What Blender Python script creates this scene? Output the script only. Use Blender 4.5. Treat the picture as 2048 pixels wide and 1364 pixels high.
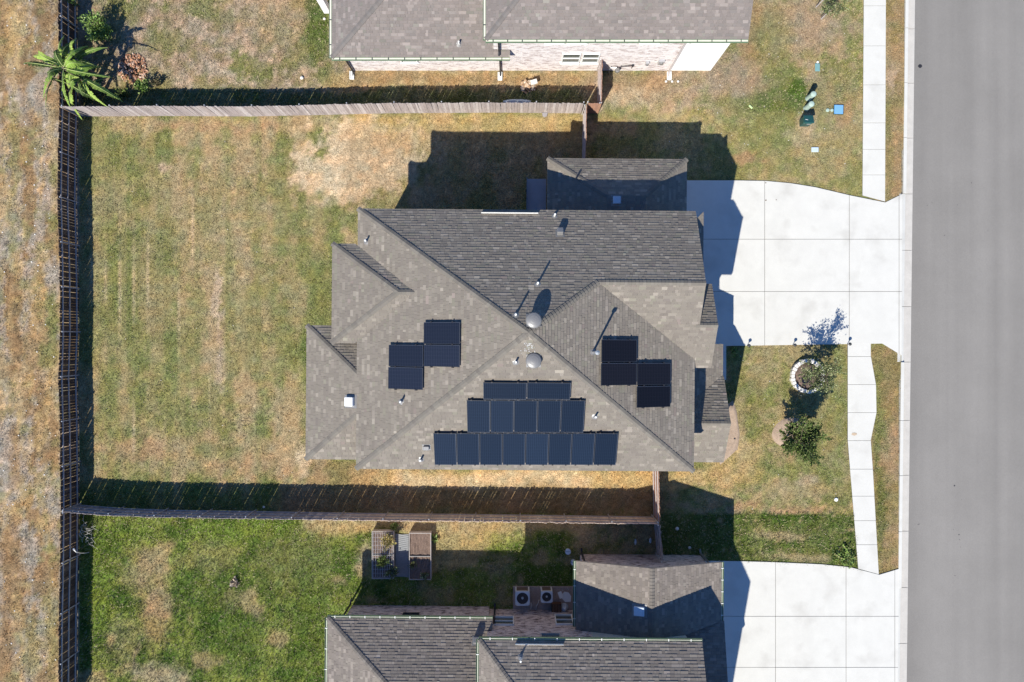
import bpy, math, random
import numpy as np
from mathutils import Vector, Matrix

random.seed(7)
scene = bpy.context.scene
COL = scene.collection
for o in list(bpy.data.objects):
    bpy.data.objects.remove(o)

# ------------------------------------------------------------------ camera, sky, sun, exposure
H = 42.0            # metres above the lawn
F = 1575.0          # focal length in photo pixels (photo 2048 wide)
PXM = F / H         # photo pixels per metre on the ground
cam_d = bpy.data.cameras.new('camera')
cam = bpy.data.objects.new('camera', cam_d)
COL.objects.link(cam)
cam_d.sensor_width = 36.0
cam_d.lens = 36.0 * F / 2048.0
cam_d.clip_start = 0.5
cam_d.clip_end = 3000
cam.location = (0, 0, H)
cam.rotation_euler = (0, 0, 0)
scene.camera = cam

world = bpy.data.worlds.new('World')
scene.world = world
world.use_nodes = True
wn = world.node_tree
bg = wn.nodes['Background']
sky = wn.nodes.new('ShaderNodeTexSky')
sky.sky_type = 'NISHITA'
sky.sun_disc = False
sky.sun_elevation = math.radians(46.4)
sky.sun_rotation = math.radians(208.2)
sky.air_density = 1.0
sky.dust_density = 0.0
sky.ozone_density = 6.0
tint = wn.nodes.new('ShaderNodeMix'); tint.data_type = 'RGBA'; tint.blend_type = 'MULTIPLY'
tint.inputs[0].default_value = 1.0; tint.inputs[7].default_value = (0.76, 1.08, 1.43, 1)     # deep clear blue
wn.links.new(sky.outputs[0], tint.inputs[6])
wn.links.new(tint.outputs[2], bg.inputs[0])
bg.inputs[1].default_value = 0.08
sun_d = bpy.data.lights.new('sun', 'SUN')
sun = bpy.data.objects.new('sun', sun_d)
COL.objects.link(sun)
sun_d.energy = 5.0
sun_d.angle = math.radians(0.5)
sun_d.color = (1.0, 0.95, 0.84)
tosun = Vector((-16.9, -31.5, 37.5)).normalized()
sun.rotation_euler = tosun.to_track_quat('Z', 'Y').to_euler()
sun.location = (-20, -35, 60)
scene.view_settings.view_transform = 'Standard'
scene.view_settings.look = 'None'
scene.view_settings.gamma = 1.0
scene.view_settings.use_curve_mapping = False
scene.view_settings.exposure = 0.5
scene.render.resolution_x = 1024
scene.render.resolution_y = 682

# ------------------------------------------------------------------ helpers
def G(px, py, h=0.0):
    k = (H - h) / F
    return Vector(((px - 1024) * k, (682 - py) * k, h))

def gp(x, y):                      # "ground pixels" -> metres
    return (x / PXM, y / PXM)

def prop(o, label=None, cat=None, group=None, kind=None):
    if label: o['label'] = label
    if cat: o['category'] = cat
    if group: o['group'] = group
    if kind: o['kind'] = kind
    return o

BASES = {}
def thing(name, label, cat, base=(0, 0, 0), rotz=0.0, group=None):
    o = bpy.data.objects.new(name, None)
    COL.objects.link(o)
    R = Matrix.Rotation(rotz, 4, 'Z')
    b = Vector(base)
    o.location = R @ b
    o.rotation_euler = (0, 0, rotz)
    o.empty_display_size = 0.3
    BASES[o] = b
    return prop(o, label, cat, group)

def adopt(c, parent):
    if parent is None: return c
    c.parent = parent
    if parent in BASES:
        c.matrix_parent_inverse = Matrix.Translation(-BASES[parent])
    return c

def newmesh(name, verts, faces, mat=None, smooth=False, cols=None, mats=None, midx=None):
    me = bpy.data.meshes.new(name)
    me.from_pydata([tuple(v) for v in verts], [], faces)
    if mats:
        for m in mats: me.materials.append(m)
        if midx is not None: me.polygons.foreach_set('material_index', midx)
    elif mat: me.materials.append(mat)
    if smooth:
        me.polygons.foreach_set('use_smooth', [True] * len(me.polygons))
    if cols is not None:
        at = me.color_attributes.new('Col', 'FLOAT_COLOR', 'POINT')
        a = np.ones((len(verts), 4), dtype=np.float32)
        a[:, :3] = np.array(cols, dtype=np.float32)[:, :3]
        at.data.foreach_set('color', a.ravel())
    me.update()
    return me

def link(name, me, parent=None, loc=None, rot=None, scale=None):
    o = bpy.data.objects.new(name, me)
    COL.objects.link(o)
    if loc is not None: o.location = loc
    if rot is not None: o.rotation_euler = rot
    if scale is not None: o.scale = scale
    return adopt(o, parent)

class MB:
    def __init__(s):
        s.v = []; s.f = []; s.c = []
        s.col = (0.5, 0.5, 0.5)
    def add(s, vs, fs, col=None):
        n = len(s.v)
        s.v += [tuple(v) for v in vs]
        s.c += [col or s.col] * len(vs)
        s.f += [tuple(i + n for i in f) for f in fs]
    def box(s, x0, x1, y0, y1, z0, z1, col=None):
        vs = [(x0, y0, z0), (x1, y0, z0), (x1, y1, z0), (x0, y1, z0), (x0, y0, z1), (x1, y0, z1), (x1, y1, z1), (x0, y1, z1)]
        s.add(vs, [(3, 2, 1, 0), (4, 5, 6, 7), (0, 1, 5, 4), (1, 2, 6, 5), (2, 3, 7, 6), (3, 0, 4, 7)], col)
        return s
    def obox(s, c, ax, ay, az, hx, hy, hz, col=None):
        c = Vector(c); ax = Vector(ax) * hx; ay = Vector(ay) * hy; az = Vector(az) * hz
        vs = [c - ax - ay - az, c + ax - ay - az, c + ax + ay - az, c - ax + ay - az, c - ax - ay + az, c + ax - ay + az, c + ax + ay + az, c - ax + ay + az]
        s.add(vs, [(3, 2, 1, 0), (4, 5, 6, 7), (0, 1, 5, 4), (1, 2, 6, 5), (2, 3, 7, 6), (3, 0, 4, 7)], col)
        return s
    def tube(s, p0, p1, r0, r1=None, n=10, col=None, caps=True):
        p0 = Vector(p0); p1 = Vector(p1)
        if r1 is None: r1 = r0
        d = (p1 - p0).normalized()
        a = d.orthogonal().normalized(); b = d.cross(a)
        vs = []
        for p, r in ((p0, r0), (p1, r1)):
            for i in range(n):
                t = 2 * math.pi * i / n
                vs.append(p + a * (r * math.cos(t)) + b * (r * math.sin(t)))
        fs = [(i, (i + 1) % n, n + (i + 1) % n, n + i) for i in range(n)]
        if caps:
            fs.append(tuple(range(n - 1, -1, -1))); fs.append(tuple(range(n, 2 * n)))
        s.add(vs, fs, col)
        return s
    def path(s, pts, radii, n=6, col=None):
        pts = [Vector(p) for p in pts]
        vs = []
        for k, p in enumerate(pts):
            d = (pts[min(k + 1, len(pts) - 1)] - pts[max(k - 1, 0)]).normalized()
            a = d.cross(Vector((0.31, 0.95, 0.1))).normalized(); b = d.cross(a)
            r = radii[k] if hasattr(radii, '__len__') else radii
            for i in range(n):
                t = 2 * math.pi * i / n
                vs.append(p + a * (r * math.cos(t)) + b * (r * math.sin(t)))
        fs = []
        for k in range(len(pts) - 1):
            for i in range(n):
                j = (i + 1) % n
                fs.append((k * n + i, k * n + j, (k + 1) * n + j, (k + 1) * n + i))
        fs.append(tuple(range(n - 1, -1, -1))); fs.append(tuple(range((len(pts) - 1) * n, len(pts) * n)))
        s.add(vs, fs, col)
        return s
    def lathe(s, c, prof, n=24, col=None, axis=None):
        # prof: list of (r, z)
        c = Vector(c)
        M = Matrix.Identity(3)
        if axis is not None: M = Vector(axis).to_track_quat('Z', 'Y').to_matrix()
        vs = []
        for r, z in prof:
            for i in range(n):
                t = 2 * math.pi * i / n
                vs.append(c + M @ Vector((r * math.cos(t), r * math.sin(t), z)))
        fs = []
        for k in range(len(prof) - 1):
            for i in range(n):
                j = (i + 1) % n
                fs.append((k * n + i, k * n + j, (k + 1) * n + j, (k + 1) * n + i))
        fs.append(tuple(range(n - 1, -1, -1)))
        fs.append(tuple(range((len(prof) - 1) * n, len(prof) * n)))
        s.add(vs, fs, col)
        return s
    def prism(s, poly, z0, z1, col=None):
        # poly CCW list of xy; z0/z1 number or list
        n = len(poly)
        za = z0 if hasattr(z0, '__len__') else [z0] * n
        zb = z1 if hasattr(z1, '__len__') else [z1] * n
        vs = [(p[0], p[1], za[i]) for i, p in enumerate(poly)] + [(p[0], p[1], zb[i]) for i, p in enumerate(poly)]
        fs = [tuple(range(n - 1, -1, -1)), tuple(range(n, 2 * n))] + [(i, (i + 1) % n, n + (i + 1) % n, n + i) for i in range(n)]
        s.add(vs, fs, col)
        return s
    def build(s, name, mat, parent=None, smooth=False, usecol=False, bevel=0):
        me = newmesh(name, s.v, s.f, mat, smooth, s.c if usecol else None)
        o = link(name, me, parent)
        if bevel:
            m = o.modifiers.new('bevel', 'BEVEL'); m.width = bevel; m.segments = 2; m.limit_method = 'ANGLE'
        return o

# ------------------------------------------------------------------ materials
def ramp(nt, stops):
    r = nt.nodes.new('ShaderNodeValToRGB')
    e = r.color_ramp.elements
    while len(e) > 1: e.remove(e[-1])
    e[0].position = stops[0][0]; e[0].color = (*stops[0][1], 1)
    for p, c in stops[1:]:
        x = e.new(p); x.color = (*c, 1)
    return r

def mat(name, col=(0.5, 0.5, 0.5), rough=0.7, metal=0.0, var=0.12, scale=6.0, bump=0.0, bscale=30.0,
        attr=False, spec=0.3, fine=0.0, fscale=60.0, stretch=None, dirt=None):
    m = bpy.data.materials.new(name)
    m.use_nodes = True
    nt = m.node_tree
    b = nt.nodes['Principled BSDF']
    b.inputs['Roughness'].default_value = rough
    b.inputs['Metallic'].default_value = metal
    b.inputs['Specular IOR Level'].default_value = spec
    geo = nt.nodes.new('ShaderNodeNewGeometry')
    src = geo.outputs['Position']
    if stretch:
        mp = nt.nodes.new('ShaderNodeMapping'); mp.inputs['Scale'].default_value = stretch
        nt.links.new(src, mp.inputs[0]); src = mp.outputs[0]
    if attr:
        a = nt.nodes.new('ShaderNodeAttribute'); a.attribute_name = 'Col'; cur = a.outputs['Color']
    else:
        a = nt.nodes.new('ShaderNodeRGB'); a.outputs[0].default_value = (*col, 1); cur = a.outputs[0]
    def mul(cur, sc, amt, detail=4):
        n = nt.nodes.new('ShaderNodeTexNoise'); n.inputs['Scale'].default_value = sc; n.inputs['Detail'].default_value = detail
        n.inputs['Roughness'].default_value = 0.65
        nt.links.new(src, n.inputs['Vector'])
        mr = nt.nodes.new('ShaderNodeMapRange')
        mr.inputs['From Min'].default_value = 0.25; mr.inputs['From Max'].default_value = 0.75
        mr.inputs['To Min'].default_value = 1 - amt; mr.inputs['To Max'].default_value = 1 + amt
        nt.links.new(n.outputs['Fac'], mr.inputs['Value'])
        vm = nt.nodes.new('ShaderNodeVectorMath'); vm.operation = 'SCALE'
        nt.links.new(cur, vm.inputs[0]); nt.links.new(mr.outputs[0], vm.inputs['Scale'])
        return vm.outputs[0]
    if var: cur = mul(cur, scale, var)
    if fine: cur = mul(cur, fscale, fine, 2)
    if dirt:
        dcol, dsc, dlo, dhi, damt = dirt
        n = nt.nodes.new('ShaderNodeTexNoise'); n.inputs['Scale'].default_value = dsc; n.inputs['Detail'].default_value = 5
        nt.links.new(src, n.inputs['Vector'])
        mr = nt.nodes.new('ShaderNodeMapRange'); mr.inputs['From Min'].default_value = dlo; mr.inputs['From Max'].default_value = dhi
        mr.inputs['To Max'].default_value = damt
        nt.links.new(n.outputs['Fac'], mr.inputs['Value'])
        mx = nt.nodes.new('ShaderNodeMix'); mx.data_type = 'RGBA'
        nt.links.new(mr.outputs[0], mx.inputs[0]); nt.links.new(cur, mx.inputs[6]); mx.inputs[7].default_value = (*dcol, 1)
        cur = mx.outputs[2]
    nt.links.new(cur, b.inputs['Base Color'])
    if bump:
        n = nt.nodes.new('ShaderNodeTexNoise'); n.inputs['Scale'].default_value = bscale; n.inputs['Detail'].default_value = 4
        nt.links.new(src, n.inputs['Vector'])
        bp = nt.nodes.new('ShaderNodeBump'); bp.inputs['Strength'].default_value = 1.0; bp.inputs['Distance'].default_value = bump
        nt.links.new(n.outputs['Fac'], bp.inputs['Height']); nt.links.new(bp.outputs[0], b.inputs['Normal'])
    return m

M = {}
M['ground'] = mat('lawn_ground', attr=True, rough=0.95, var=0.22, scale=4, fine=0.4, fscale=14, bump=0.05, bscale=18, spec=0.1)
M['blade'] = mat('grass_blade', attr=True, rough=0.8, var=0.0, spec=0.1)
M['shingle'] = mat('asphalt_shingle', attr=True, rough=0.92, var=0.05, scale=1.3, fine=0.12, fscale=70, spec=0.15)
M['concrete'] = mat('pale_concrete', (0.56, 0.55, 0.51), 0.9, var=0.05, scale=1.1, fine=0.05, fscale=25, bump=0.003, bscale=60, spec=0.15,
                    dirt=((0.40, 0.385, 0.35), 0.8, 0.54, 0.80, 0.6))
M['kerb'] = mat('kerb_concrete', (0.47, 0.445, 0.405), 0.9, var=0.09, scale=2.2, fine=0.08, fscale=30, spec=0.15)
M['joint'] = mat('joint_grit', (0.09, 0.08, 0.07), 0.95, var=0.2, scale=5)
M['road'] = None
M['fascia'] = mat('taupe_fascia_paint', (0.40, 0.37, 0.34), 0.6, var=0.05)
M['soffit'] = mat('white_soffit', (0.6, 0.58, 0.55), 0.7, var=0.05)
M['board'] = mat('weathered_cedar', attr=True, rough=0.9, var=0.22, scale=3, fine=0.25, fscale=14, stretch=(3, 3, 0.5), spec=0.1)
M['rail'] = mat('fence_rail_wood', (0.42, 0.38, 0.37), 0.9, var=0.2, scale=4, fine=0.1)
M['galv'] = mat('galvanised_steel', (0.55, 0.56, 0.58), 0.4, 0.6, var=0.08, spec=0.5)
M['white'] = mat('white_paint', (0.75, 0.75, 0.72), 0.5, var=0.04, spec=0.4)
M['vent'] = mat('grey_vent_metal', (0.21, 0.205, 0.20), 0.45, 0.2, var=0.08, spec=0.5)
M['dark'] = mat('dark_metal', (0.03, 0.03, 0.035), 0.5, 0.2, var=0.1, spec=0.4)
M['frame'] = mat('panel_frame_black', (0.05, 0.055, 0.065), 0.4, 0.5, var=0.04, spec=0.5)
M['edge'] = mat('panel_edge_aluminium', (0.15, 0.165, 0.20), 0.35, 0.7, var=0.04, spec=0.5)
M['gutter'] = mat('green_gutter', (0.13, 0.20, 0.12), 0.6, var=0.12, scale=4, spec=0.3)
M['gutter_in'] = mat('cream_gutter_lip', (0.62, 0.63, 0.50), 0.6, var=0.1, scale=5)
M['trim'] = mat('cream_trim', (0.62, 0.60, 0.55), 0.6, var=0.05)
M['stucco'] = mat('white_stucco', (0.78, 0.77, 0.75), 0.9, var=0.04, bump=0.004, bscale=60)
M['siding'] = mat('sage_siding', (0.42, 0.42, 0.36), 0.8, var=0.06)
M['glass'] = mat('window_glass', (0.07, 0.085, 0.08), 0.12, var=0.0, spec=0.8)
M['garage_door'] = mat('garage_door_paint', (0.55, 0.52, 0.48), 0.6, var=0.04)
M['brown_door'] = mat('brown_door', (0.13, 0.07, 0.04), 0.5)
M['mulch'] = mat('mulch_soil', (0.175, 0.125, 0.10), 0.98, var=0.3, scale=14, fine=0.35, fscale=50, bump=0.03, bscale=35, spec=0.1)
M['dirtpile'] = mat('pale_dirt', (0.36, 0.27, 0.20), 0.98, var=0.2, scale=8, fine=0.25, fscale=40, bump=0.02, bscale=30, spec=0.1)
M['stone'] = mat('white_limestone', (0.68, 0.65, 0.60), 0.9, var=0.15, scale=6, fine=0.15, fscale=30, bump=0.015, bscale=18)
M['bark'] = mat('grey_bark', (0.17, 0.13, 0.10), 0.95, var=0.25, scale=12, bump=0.01, bscale=40)
M['leaf'] = mat('tree_leaf', attr=True, rough=0.7, var=0.0, spec=0.2)
M['plastic_teal'] = mat('teal_lid', (0.16, 0.30, 0.30), 0.55, var=0.12, scale=8)
M['plastic_pale'] = mat('pale_green_plastic', (0.36, 0.46, 0.40), 0.5, var=0.08, scale=6)
M['plastic_dark'] = mat('dark_green_enclosure', (0.015, 0.075, 0.07), 0.4, var=0.1, scale=6, spec=0.5)
M['blue'] = mat('blue_meter_lid', (0.16, 0.36, 0.66), 0.5, var=0.06, scale=10)
M['paleblue'] = mat('pale_blue_lid', (0.48, 0.56, 0.64), 0.5, var=0.06, scale=10)
M['lime'] = mat('lime_plastic', (0.5, 0.62, 0.3), 0.5)
M['brown_wood'] = mat('red_brown_wood', attr=True, rough=0.85, var=0.2, scale=4, fine=0.2, fscale=18, stretch=(3, 3, 0.6), spec=0.1)
M['bedwood'] = mat('planter_wood', (0.36, 0.33, 0.31), 0.9, var=0.2, scale=6)
M['deckgrey'] = mat('grey_mat', (0.26, 0.27, 0.28), 0.85, var=0.12, scale=8)
M['chip'] = mat('brick_rubble', attr=True, rough=0.9, var=0.15, scale=20)
M['coil'] = mat('brown_coil', (0.10, 0.08, 0.07), 0.7, var=0.2, scale=20)
M['rust'] = mat('rust_stain', (0.46, 0.36, 0.26), 0.95, var=0.3, scale=20)
M['ac'] = mat('ac_casing', (0.62, 0.64, 0.64), 0.5, 0.1, var=0.06, scale=6)
M['acpad'] = mat('stained_pad', (0.36, 0.29, 0.25), 0.9, var=0.25, scale=3, fine=0.15, fscale=20)
M['utilpad'] = mat('grey_pad', (0.30, 0.28, 0.29), 0.85, var=0.08, scale=3)

def road_mat():
    m = mat('worn_asphalt', (0.218, 0.206, 0.190), 0.95, var=0.07, scale=0.35, fine=0.2, fscale=55, bump=0.004, bscale=120, spec=0.12)
    nt = m.node_tree; b = nt.nodes['Principled BSDF']
    old = b.inputs['Base Color'].links[0].from_socket
    geo = nt.nodes.new('ShaderNodeNewGeometry')
    mp = nt.nodes.new('ShaderNodeMapping'); mp.inputs['Scale'].default_value = (1.0, 0.03, 1)
    n = nt.nodes.new('ShaderNodeTexNoise'); n.inputs['Scale'].default_value = 0.9; n.inputs['Detail'].default_value = 3
    nt.links.new(geo.outputs['Position'], mp.inputs[0]); nt.links.new(mp.outputs[0], n.inputs['Vector'])
    mr = nt.nodes.new('ShaderNodeMapRange'); mr.inputs['From Min'].default_value = 0.3; mr.inputs['From Max'].default_value = 0.7
    mr.inputs['To Min'].default_value = 0.91; mr.inputs['To Max'].default_value = 1.08
    nt.links.new(n.outputs['Fac'], mr.inputs['Value'])
    vm = nt.nodes.new('ShaderNodeVectorMath'); vm.operation = 'SCALE'
    nt.links.new(old, vm.inputs[0]); nt.links.new(mr.outputs[0], vm.inputs['Scale'])
    nt.links.new(vm.outputs[0], b.inputs['Base Color'])
    return m
M['road'] = road_mat()

def brick_mat(name, c1, c2, mortar, msize=0.012, dark=None):
    m = bpy.data.materials.new(name); m.use_nodes = True
    nt = m.node_tree; b = nt.nodes['Principled BSDF']; b.inputs['Roughness'].default_value = 0.9
    b.inputs['Specular IOR Level'].default_value = 0.15
    geo = nt.nodes.new('ShaderNodeNewGeometry')
    sep = nt.nodes.new('ShaderNodeSeparateXYZ'); nt.links.new(geo.outputs['Position'], sep.inputs[0])
    ad = nt.nodes.new('ShaderNodeMath'); ad.operation = 'ADD'
    nt.links.new(sep.outputs[0], ad.inputs[0]); nt.links.new(sep.outputs[1], ad.inputs[1])
    cb = nt.nodes.new('ShaderNodeCombineXYZ'); nt.links.new(ad.outputs[0], cb.inputs[0]); nt.links.new(sep.outputs[2], cb.inputs[1])
    br = nt.nodes.new('ShaderNodeTexBrick')
    br.inputs['Color1'].default_value = (*c1, 1); br.inputs['Color2'].default_value = (*c2, 1); br.inputs['Mortar'].default_value = (*mortar, 1)
    br.inputs['Scale'].default_value = 1.0; br.inputs['Brick Width'].default_value = 0.24; br.inputs['Row Height'].default_value = 0.085
    br.inputs['Mortar Size'].default_value = msize; br.inputs['Mortar Smooth'].default_value = 0.3
    nt.links.new(cb.outputs[0], br.inputs['Vector'])
    n = nt.nodes.new('ShaderNodeTexNoise'); n.inputs['Scale'].default_value = 3.2; n.inputs['Detail'].default_value = 8; n.inputs['Roughness'].default_value = 0.7
    mp = nt.nodes.new('ShaderNodeMapping'); mp.inputs['Scale'].default_value = (0.9, 0.9, 3.4)
    nt.links.new(geo.outputs['Position'], mp.inputs[0]); nt.links.new(mp.outputs[0], n.inputs['Vector'])
    mr = nt.nodes.new('ShaderNodeMapRange'); mr.inputs['From Min'].default_value = 0.51; mr.inputs['From Max'].default_value = 0.57
    mr.inputs['To Max'].default_value = 0.85
    nt.links.new(n.outputs['Fac'], mr.inputs['Value'])
    mx = nt.nodes.new('ShaderNodeMix'); mx.data_type = 'RGBA'
    nt.links.new(mr.outputs[0], mx.inputs[0]); nt.links.new(br.outputs['Color'], mx.inputs[6]); mx.inputs[7].default_value = (*(dark or c2), 1)
    nt.links.new(mx.outputs[2], b.inputs['Base Color'])
    bp = nt.nodes.new('ShaderNodeBump'); bp.inputs['Distance'].default_value = 0.02; bp.inputs['Strength'].default_value = 1
    ml = nt.nodes.new('ShaderNodeMath'); ml.operation = 'SUBTRACT'
    nt.links.new(n.outputs['Fac'], ml.inputs[0]); nt.links.new(br.outputs['Fac'], ml.inputs[1])
    nt.links.new(ml.outputs[0], bp.inputs['Height']); nt.links.new(bp.outputs[0], b.inputs['Normal'])
    return m
M['brick_white'] = brick_mat('whitewashed_brick', (0.80, 0.75, 0.72), (0.74, 0.67, 0.65), (0.80, 0.78, 0.77), dark=(0.40, 0.31, 0.29))
M['brick_red'] = brick_mat('mottled_red_brick', (0.58, 0.47, 0.44), (0.70, 0.61, 0.58), (0.60, 0.55, 0.53), dark=(0.06, 0.03, 0.03))
M['brick_tan'] = brick_mat('tan_brick', (0.42, 0.34, 0.28), (0.36, 0.28, 0.23), (0.45, 0.42, 0.38), dark=(0.25, 0.19, 0.15))

def cell_mat(name, along, base, line):
    # fine busbar lines across the panel, in the panel's own coordinates
    m = bpy.data.materials.new(name); m.use_nodes = True
    nt = m.node_tree; b = nt.nodes['Principled BSDF']
    b.inputs['Roughness'].default_value = 0.22; b.inputs['Specular IOR Level'].default_value = 0.35
    tc = nt.nodes.new('ShaderNodeTexCoord'); sep = nt.nodes.new('ShaderNodeSeparateXYZ')
    nt.links.new(tc.outputs['Object'], sep.inputs[0])
    def lines(out, period, w):
        a = nt.nodes.new('ShaderNodeMath'); a.operation = 'DIVIDE'; a.inputs[1].default_value = period; nt.links.new(out, a.inputs[0])
        f = nt.nodes.new('ShaderNodeMath'); f.operation = 'FRACT'; nt.links.new(a.outputs[0], f.inputs[0])
        l = nt.nodes.new('ShaderNodeMath'); l.operation = 'LESS_THAN'; l.inputs[1].default_value = w; nt.links.new(f.outputs[0], l.inputs[0])
        return l.outputs[0]
    l1 = lines(sep.outputs[0 if along == 'x' else 1], 0.083, 0.22)
    l2 = lines(sep.outputs[1 if along == 'x' else 0], 0.167, 0.05)
    mxm = nt.nodes.new('ShaderNodeMath'); mxm.operation = 'MAXIMUM'; nt.links.new(l1, mxm.inputs[0]); nt.links.new(l2, mxm.inputs[1])
    oi = nt.nodes.new('ShaderNodeObjectInfo')
    mr = nt.nodes.new('ShaderNodeMapRange'); mr.inputs['To Min'].default_value = 0.75; mr.inputs['To Max'].default_value = 1.3
    nt.links.new(oi.outputs['Random'], mr.inputs['Value'])
    mx = nt.nodes.new('ShaderNodeMix'); mx.data_type = 'RGBA'
    nt.links.new(mxm.outputs[0], mx.inputs[0]); mx.inputs[6].default_value = (*base, 1); mx.inputs[7].default_value = (*line, 1)
    vm = nt.nodes.new('ShaderNodeVectorMath'); vm.operation = 'SCALE'
    nt.links.new(mx.outputs[2], vm.inputs[0]); nt.links.new(mr.outputs[0], vm.inputs['Scale'])
    nt.links.new(vm.outputs[0], b.inputs['Base Color'])
    return m
M['cell'] = cell_mat('solar_cells_navy', 'x', (0.007, 0.012, 0.022), (0.016, 0.025, 0.042))
M['cell_w'] = cell_mat('solar_cells_slate', 'x', (0.010, 0.013, 0.022), (0.022, 0.026, 0.040))
M['cell_e'] = cell_mat('solar_cells_black', 'x', (0.007, 0.007, 0.009), (0.013, 0.012, 0.016))

# ------------------------------------------------------------------ lawn colours (what grows where)
def _lat(ix, iy, seed):
    n = (ix.astype(np.int64) * 374761393 + iy.astype(np.int64) * 668265263 + seed * 1442695041) & 0x7fffffff
    n = ((n ^ (n >> 13)) * 1274126177) & 0x7fffffff
    return ((n ^ (n >> 16)) & 0xffff) / 65535.0

def vnoise(x, y, s, seed=0):
    x = x / s; y = y / s
    ix = np.floor(x); iy = np.floor(y)
    fx = x - ix; fy = y - iy
    fx = fx * fx * (3 - 2 * fx); fy = fy * fy * (3 - 2 * fy)
    a = _lat(ix, iy, seed); b = _lat(ix + 1, iy, seed); c = _lat(ix, iy + 1, seed); d = _lat(ix + 1, iy + 1, seed)
    return (a * (1 - fx) + b * fx) * (1 - fy) + (c * (1 - fx) + d * fx) * fy

def fbm(x, y, s, seed=0, o=4):
    t = 0; w = 0.5; tot = 0
    for k in range(o):
        t = t + w * vnoise(x, y, s / 2 ** k, seed + k * 17); tot += w; w *= 0.6
    return t / tot

def sm(x, a, b):
    t = np.clip((x - a) / (b - a), 0, 1)
    return t * t * (3 - 2 * t)

C_ = dict(straw=(.50, .385, .25), gold=(.42, .29, .13), tan=(.32, .24, .135), brown=(.235, .155, .08), olive=(.235, .212, .090),
          green=(.155, .165, .055), lime=(.145, .195, .032), deep=(.060, .105, .016), orange=(.33, .20, .115), grey=(.30, .25, .195), pink=(.40, .30, .215), purple=(.27, .205, .145))
C_ = {k: np.array(v) for k, v in C_.items()}

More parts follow.
